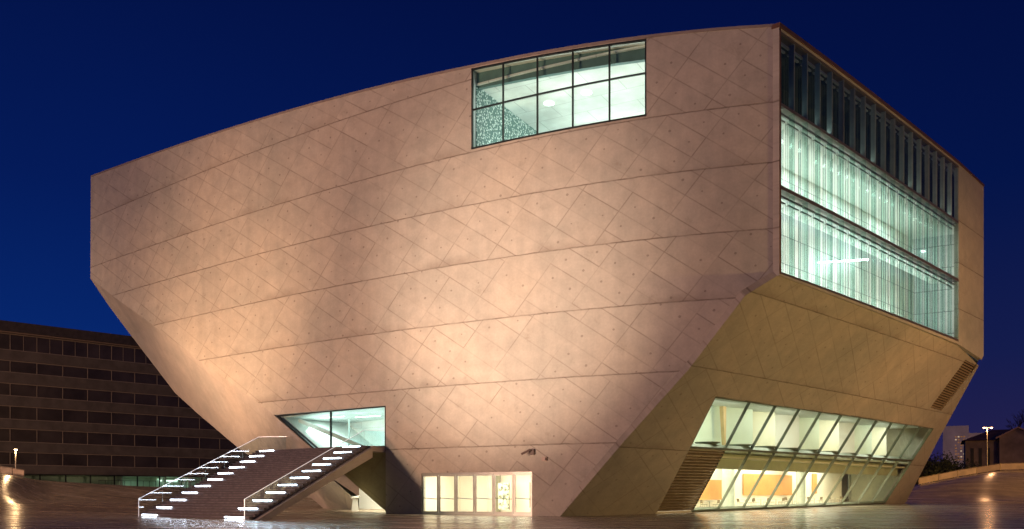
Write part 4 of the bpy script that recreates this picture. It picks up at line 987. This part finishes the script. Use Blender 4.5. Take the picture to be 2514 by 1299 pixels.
TW = Frame(Vector(((2332 - XC) / F * 430, 430, 0)), Vector((math.cos(.44), -math.sin(.44), 0)), Z, Vector((math.sin(.44), math.cos(.44), 0)))
ty = lambda py: EYE + (Y0 - py) / F * 430
tw = thing('apartment_tower', 'distant pale apartment tower with rows of orange lit windows', 'apartment tower', TW(2, 0, 5))
mTw = simple('tower_render', (0.55, 0.48, 0.46), .9, vary=.2, scale=.15)
MB().box(TW, -3, 8.0, 0, 12, 0, ty(1046)).build('tower_slab', mTw, tw, bend=False)
MB().box(TW, 8.0, 19, 2, 12, 0, ty(1064)).build('lower_wing', mTw, tw, bend=False)
mLit = emitter('orange_window', (1.0, 0.42, 0.16), 0.22); mLit2 = emitter('pale_window', (1.0, 0.72, 0.45), 0.5)
rr = random.Random(3)
for j in range(9):
    z = ty(1072 + j * 7.0)
    for i in range(5):
        if rr.random() < .72:
            x = 2.2 + i * 1.15
            MB().box(TW, x, x + .8 * rr.uniform(.6, 1), -.05, -.01, z - .45, z + .1).build('lit_window', mLit2 if rr.random() < .2 else mLit, tw, bend=False)

def leaf_mat(name, c):
    m, n = mat(name); t = N(n, 'ShaderNodeTexCoord').outputs['Object']
    col = ramp(n, noise(n, t, 0.8, 4), [(0.3, tuple(x * .5 for x in c)), (0.7, tuple(x * 1.6 for x in c))])
    b = N(n, 'ShaderNodeBsdfPrincipled', {'Base Color': col, 'Roughness': .7}); finish(n, b.outputs[0]); return m
mLeaf = leaf_mat('dark_leaves', (0.035, 0.045, 0.02)); mBark = simple('bark', (0.07, 0.05, 0.04), .9)
def bushy(px, py_base, r, wd, ht, label, nl=2600, seed=1):
    R_ = random.Random(seed); b = vis(px, py_base, r); b.z = ground(b.x, b.y)
    t = thing('bushy_tree', label, 'tree', b, 'dark trees behind the right mound')
    tr = MB(); tr.tube(b, b + Z * ht * .5, .22, .12, n=8)
    for k in range(6):
        a = R_.uniform(0, 6.28); tr.tube(b + Z * ht * R_.uniform(.2, .45), b + Vector((math.cos(a) * wd * .35, math.sin(a) * wd * .35, ht * R_.uniform(.5, .85))), .08, .03, n=6)
    tr.build('trunk', mBark, t, bend=False)
    cl = [(b + Vector((R_.uniform(-1, 1) * wd * .38, R_.uniform(-1, 1) * wd * .3, ht * R_.uniform(.22, .82))), R_.uniform(.16, .30) * wd) for _ in range(16)]
    v, f = [], []
    for _ in range(nl):
        c, rad = R_.choice(cl); d = Vector((R_.gauss(0, 1), R_.gauss(0, 1), R_.gauss(0, .8))).normalized() * rad * R_.uniform(.5, 1.05)
        p = c + d; n_ = Vector((R_.gauss(0, 1), R_.gauss(0, 1), R_.gauss(0, 1))).normalized(); x = n_.orthogonal().normalized() * R_.uniform(.12, .26); y = n_.cross(x)
        i0 = len(v); v += [p - x, p + y * .6, p + x, p - y * .6]; f.append((i0, i0 + 1, i0 + 2, i0 + 3))
    me = bpy.data.meshes.new('crown'); me.from_pydata(v, [], f); me.materials.append(mLeaf)
    o = bpy.data.objects.new('crown', me); COL.objects.link(o); o.parent = t; o.matrix_parent_inverse = t.matrix_basis.inverted()
bushy(2290, 1180, 158, 8.0, 5.0, 'dark bushy tree directly beside the concert hall edge', seed=2)
bushy(2335, 1180, 166, 6.5, 4.0, 'lower dark bushy tree in front of the apartment tower', seed=5)
bushy(2262, 1188, 150, 4.5, 3.2, 'small dark shrub touching the foot of the concert hall', nl=1200, seed=9)
def bare(px, r, ht, label, seed):
    R_ = random.Random(seed); b = vis(px, 1150, r); b.z = ground(b.x, b.y)
    t = thing('bare_tree', label, 'tree', b); m = MB()
    def grow(p, d, L, rad, k):
        q = p + d * L; m.tube(p, q, rad, rad * .68, n=5)
        if k == 0: return
        for _ in range(3 if k > 1 else 4):
            dd_ = (d + Vector((R_.uniform(-.7, .7), R_.uniform(-.7, .7), R_.uniform(-.1, .5)))).normalized(); grow(q, dd_, L * R_.uniform(.6, .85), rad * .6, k - 1)
    grow(b, Vector((0, 0, 1)), ht * .28, .35, 5)
    m.build('branches', mBark, t, bend=False)
bare(2510, 195, 17, 'bare winter tree rising behind the gabled house', 4)

# ------------------------------------------------------------------ output
sc.view_settings.view_transform = 'Standard'; sc.view_settings.look = 'None'; sc.view_settings.exposure = 0; sc.view_settings.gamma = 1
sc.cycles.use_denoising = True
sc.cycles.sample_clamp_indirect = 6
sc.cycles.max_bounces = 10; sc.cycles.transparent_max_bounces = 24; sc.cycles.caustics_reflective = False; sc.cycles.caustics_refractive = False
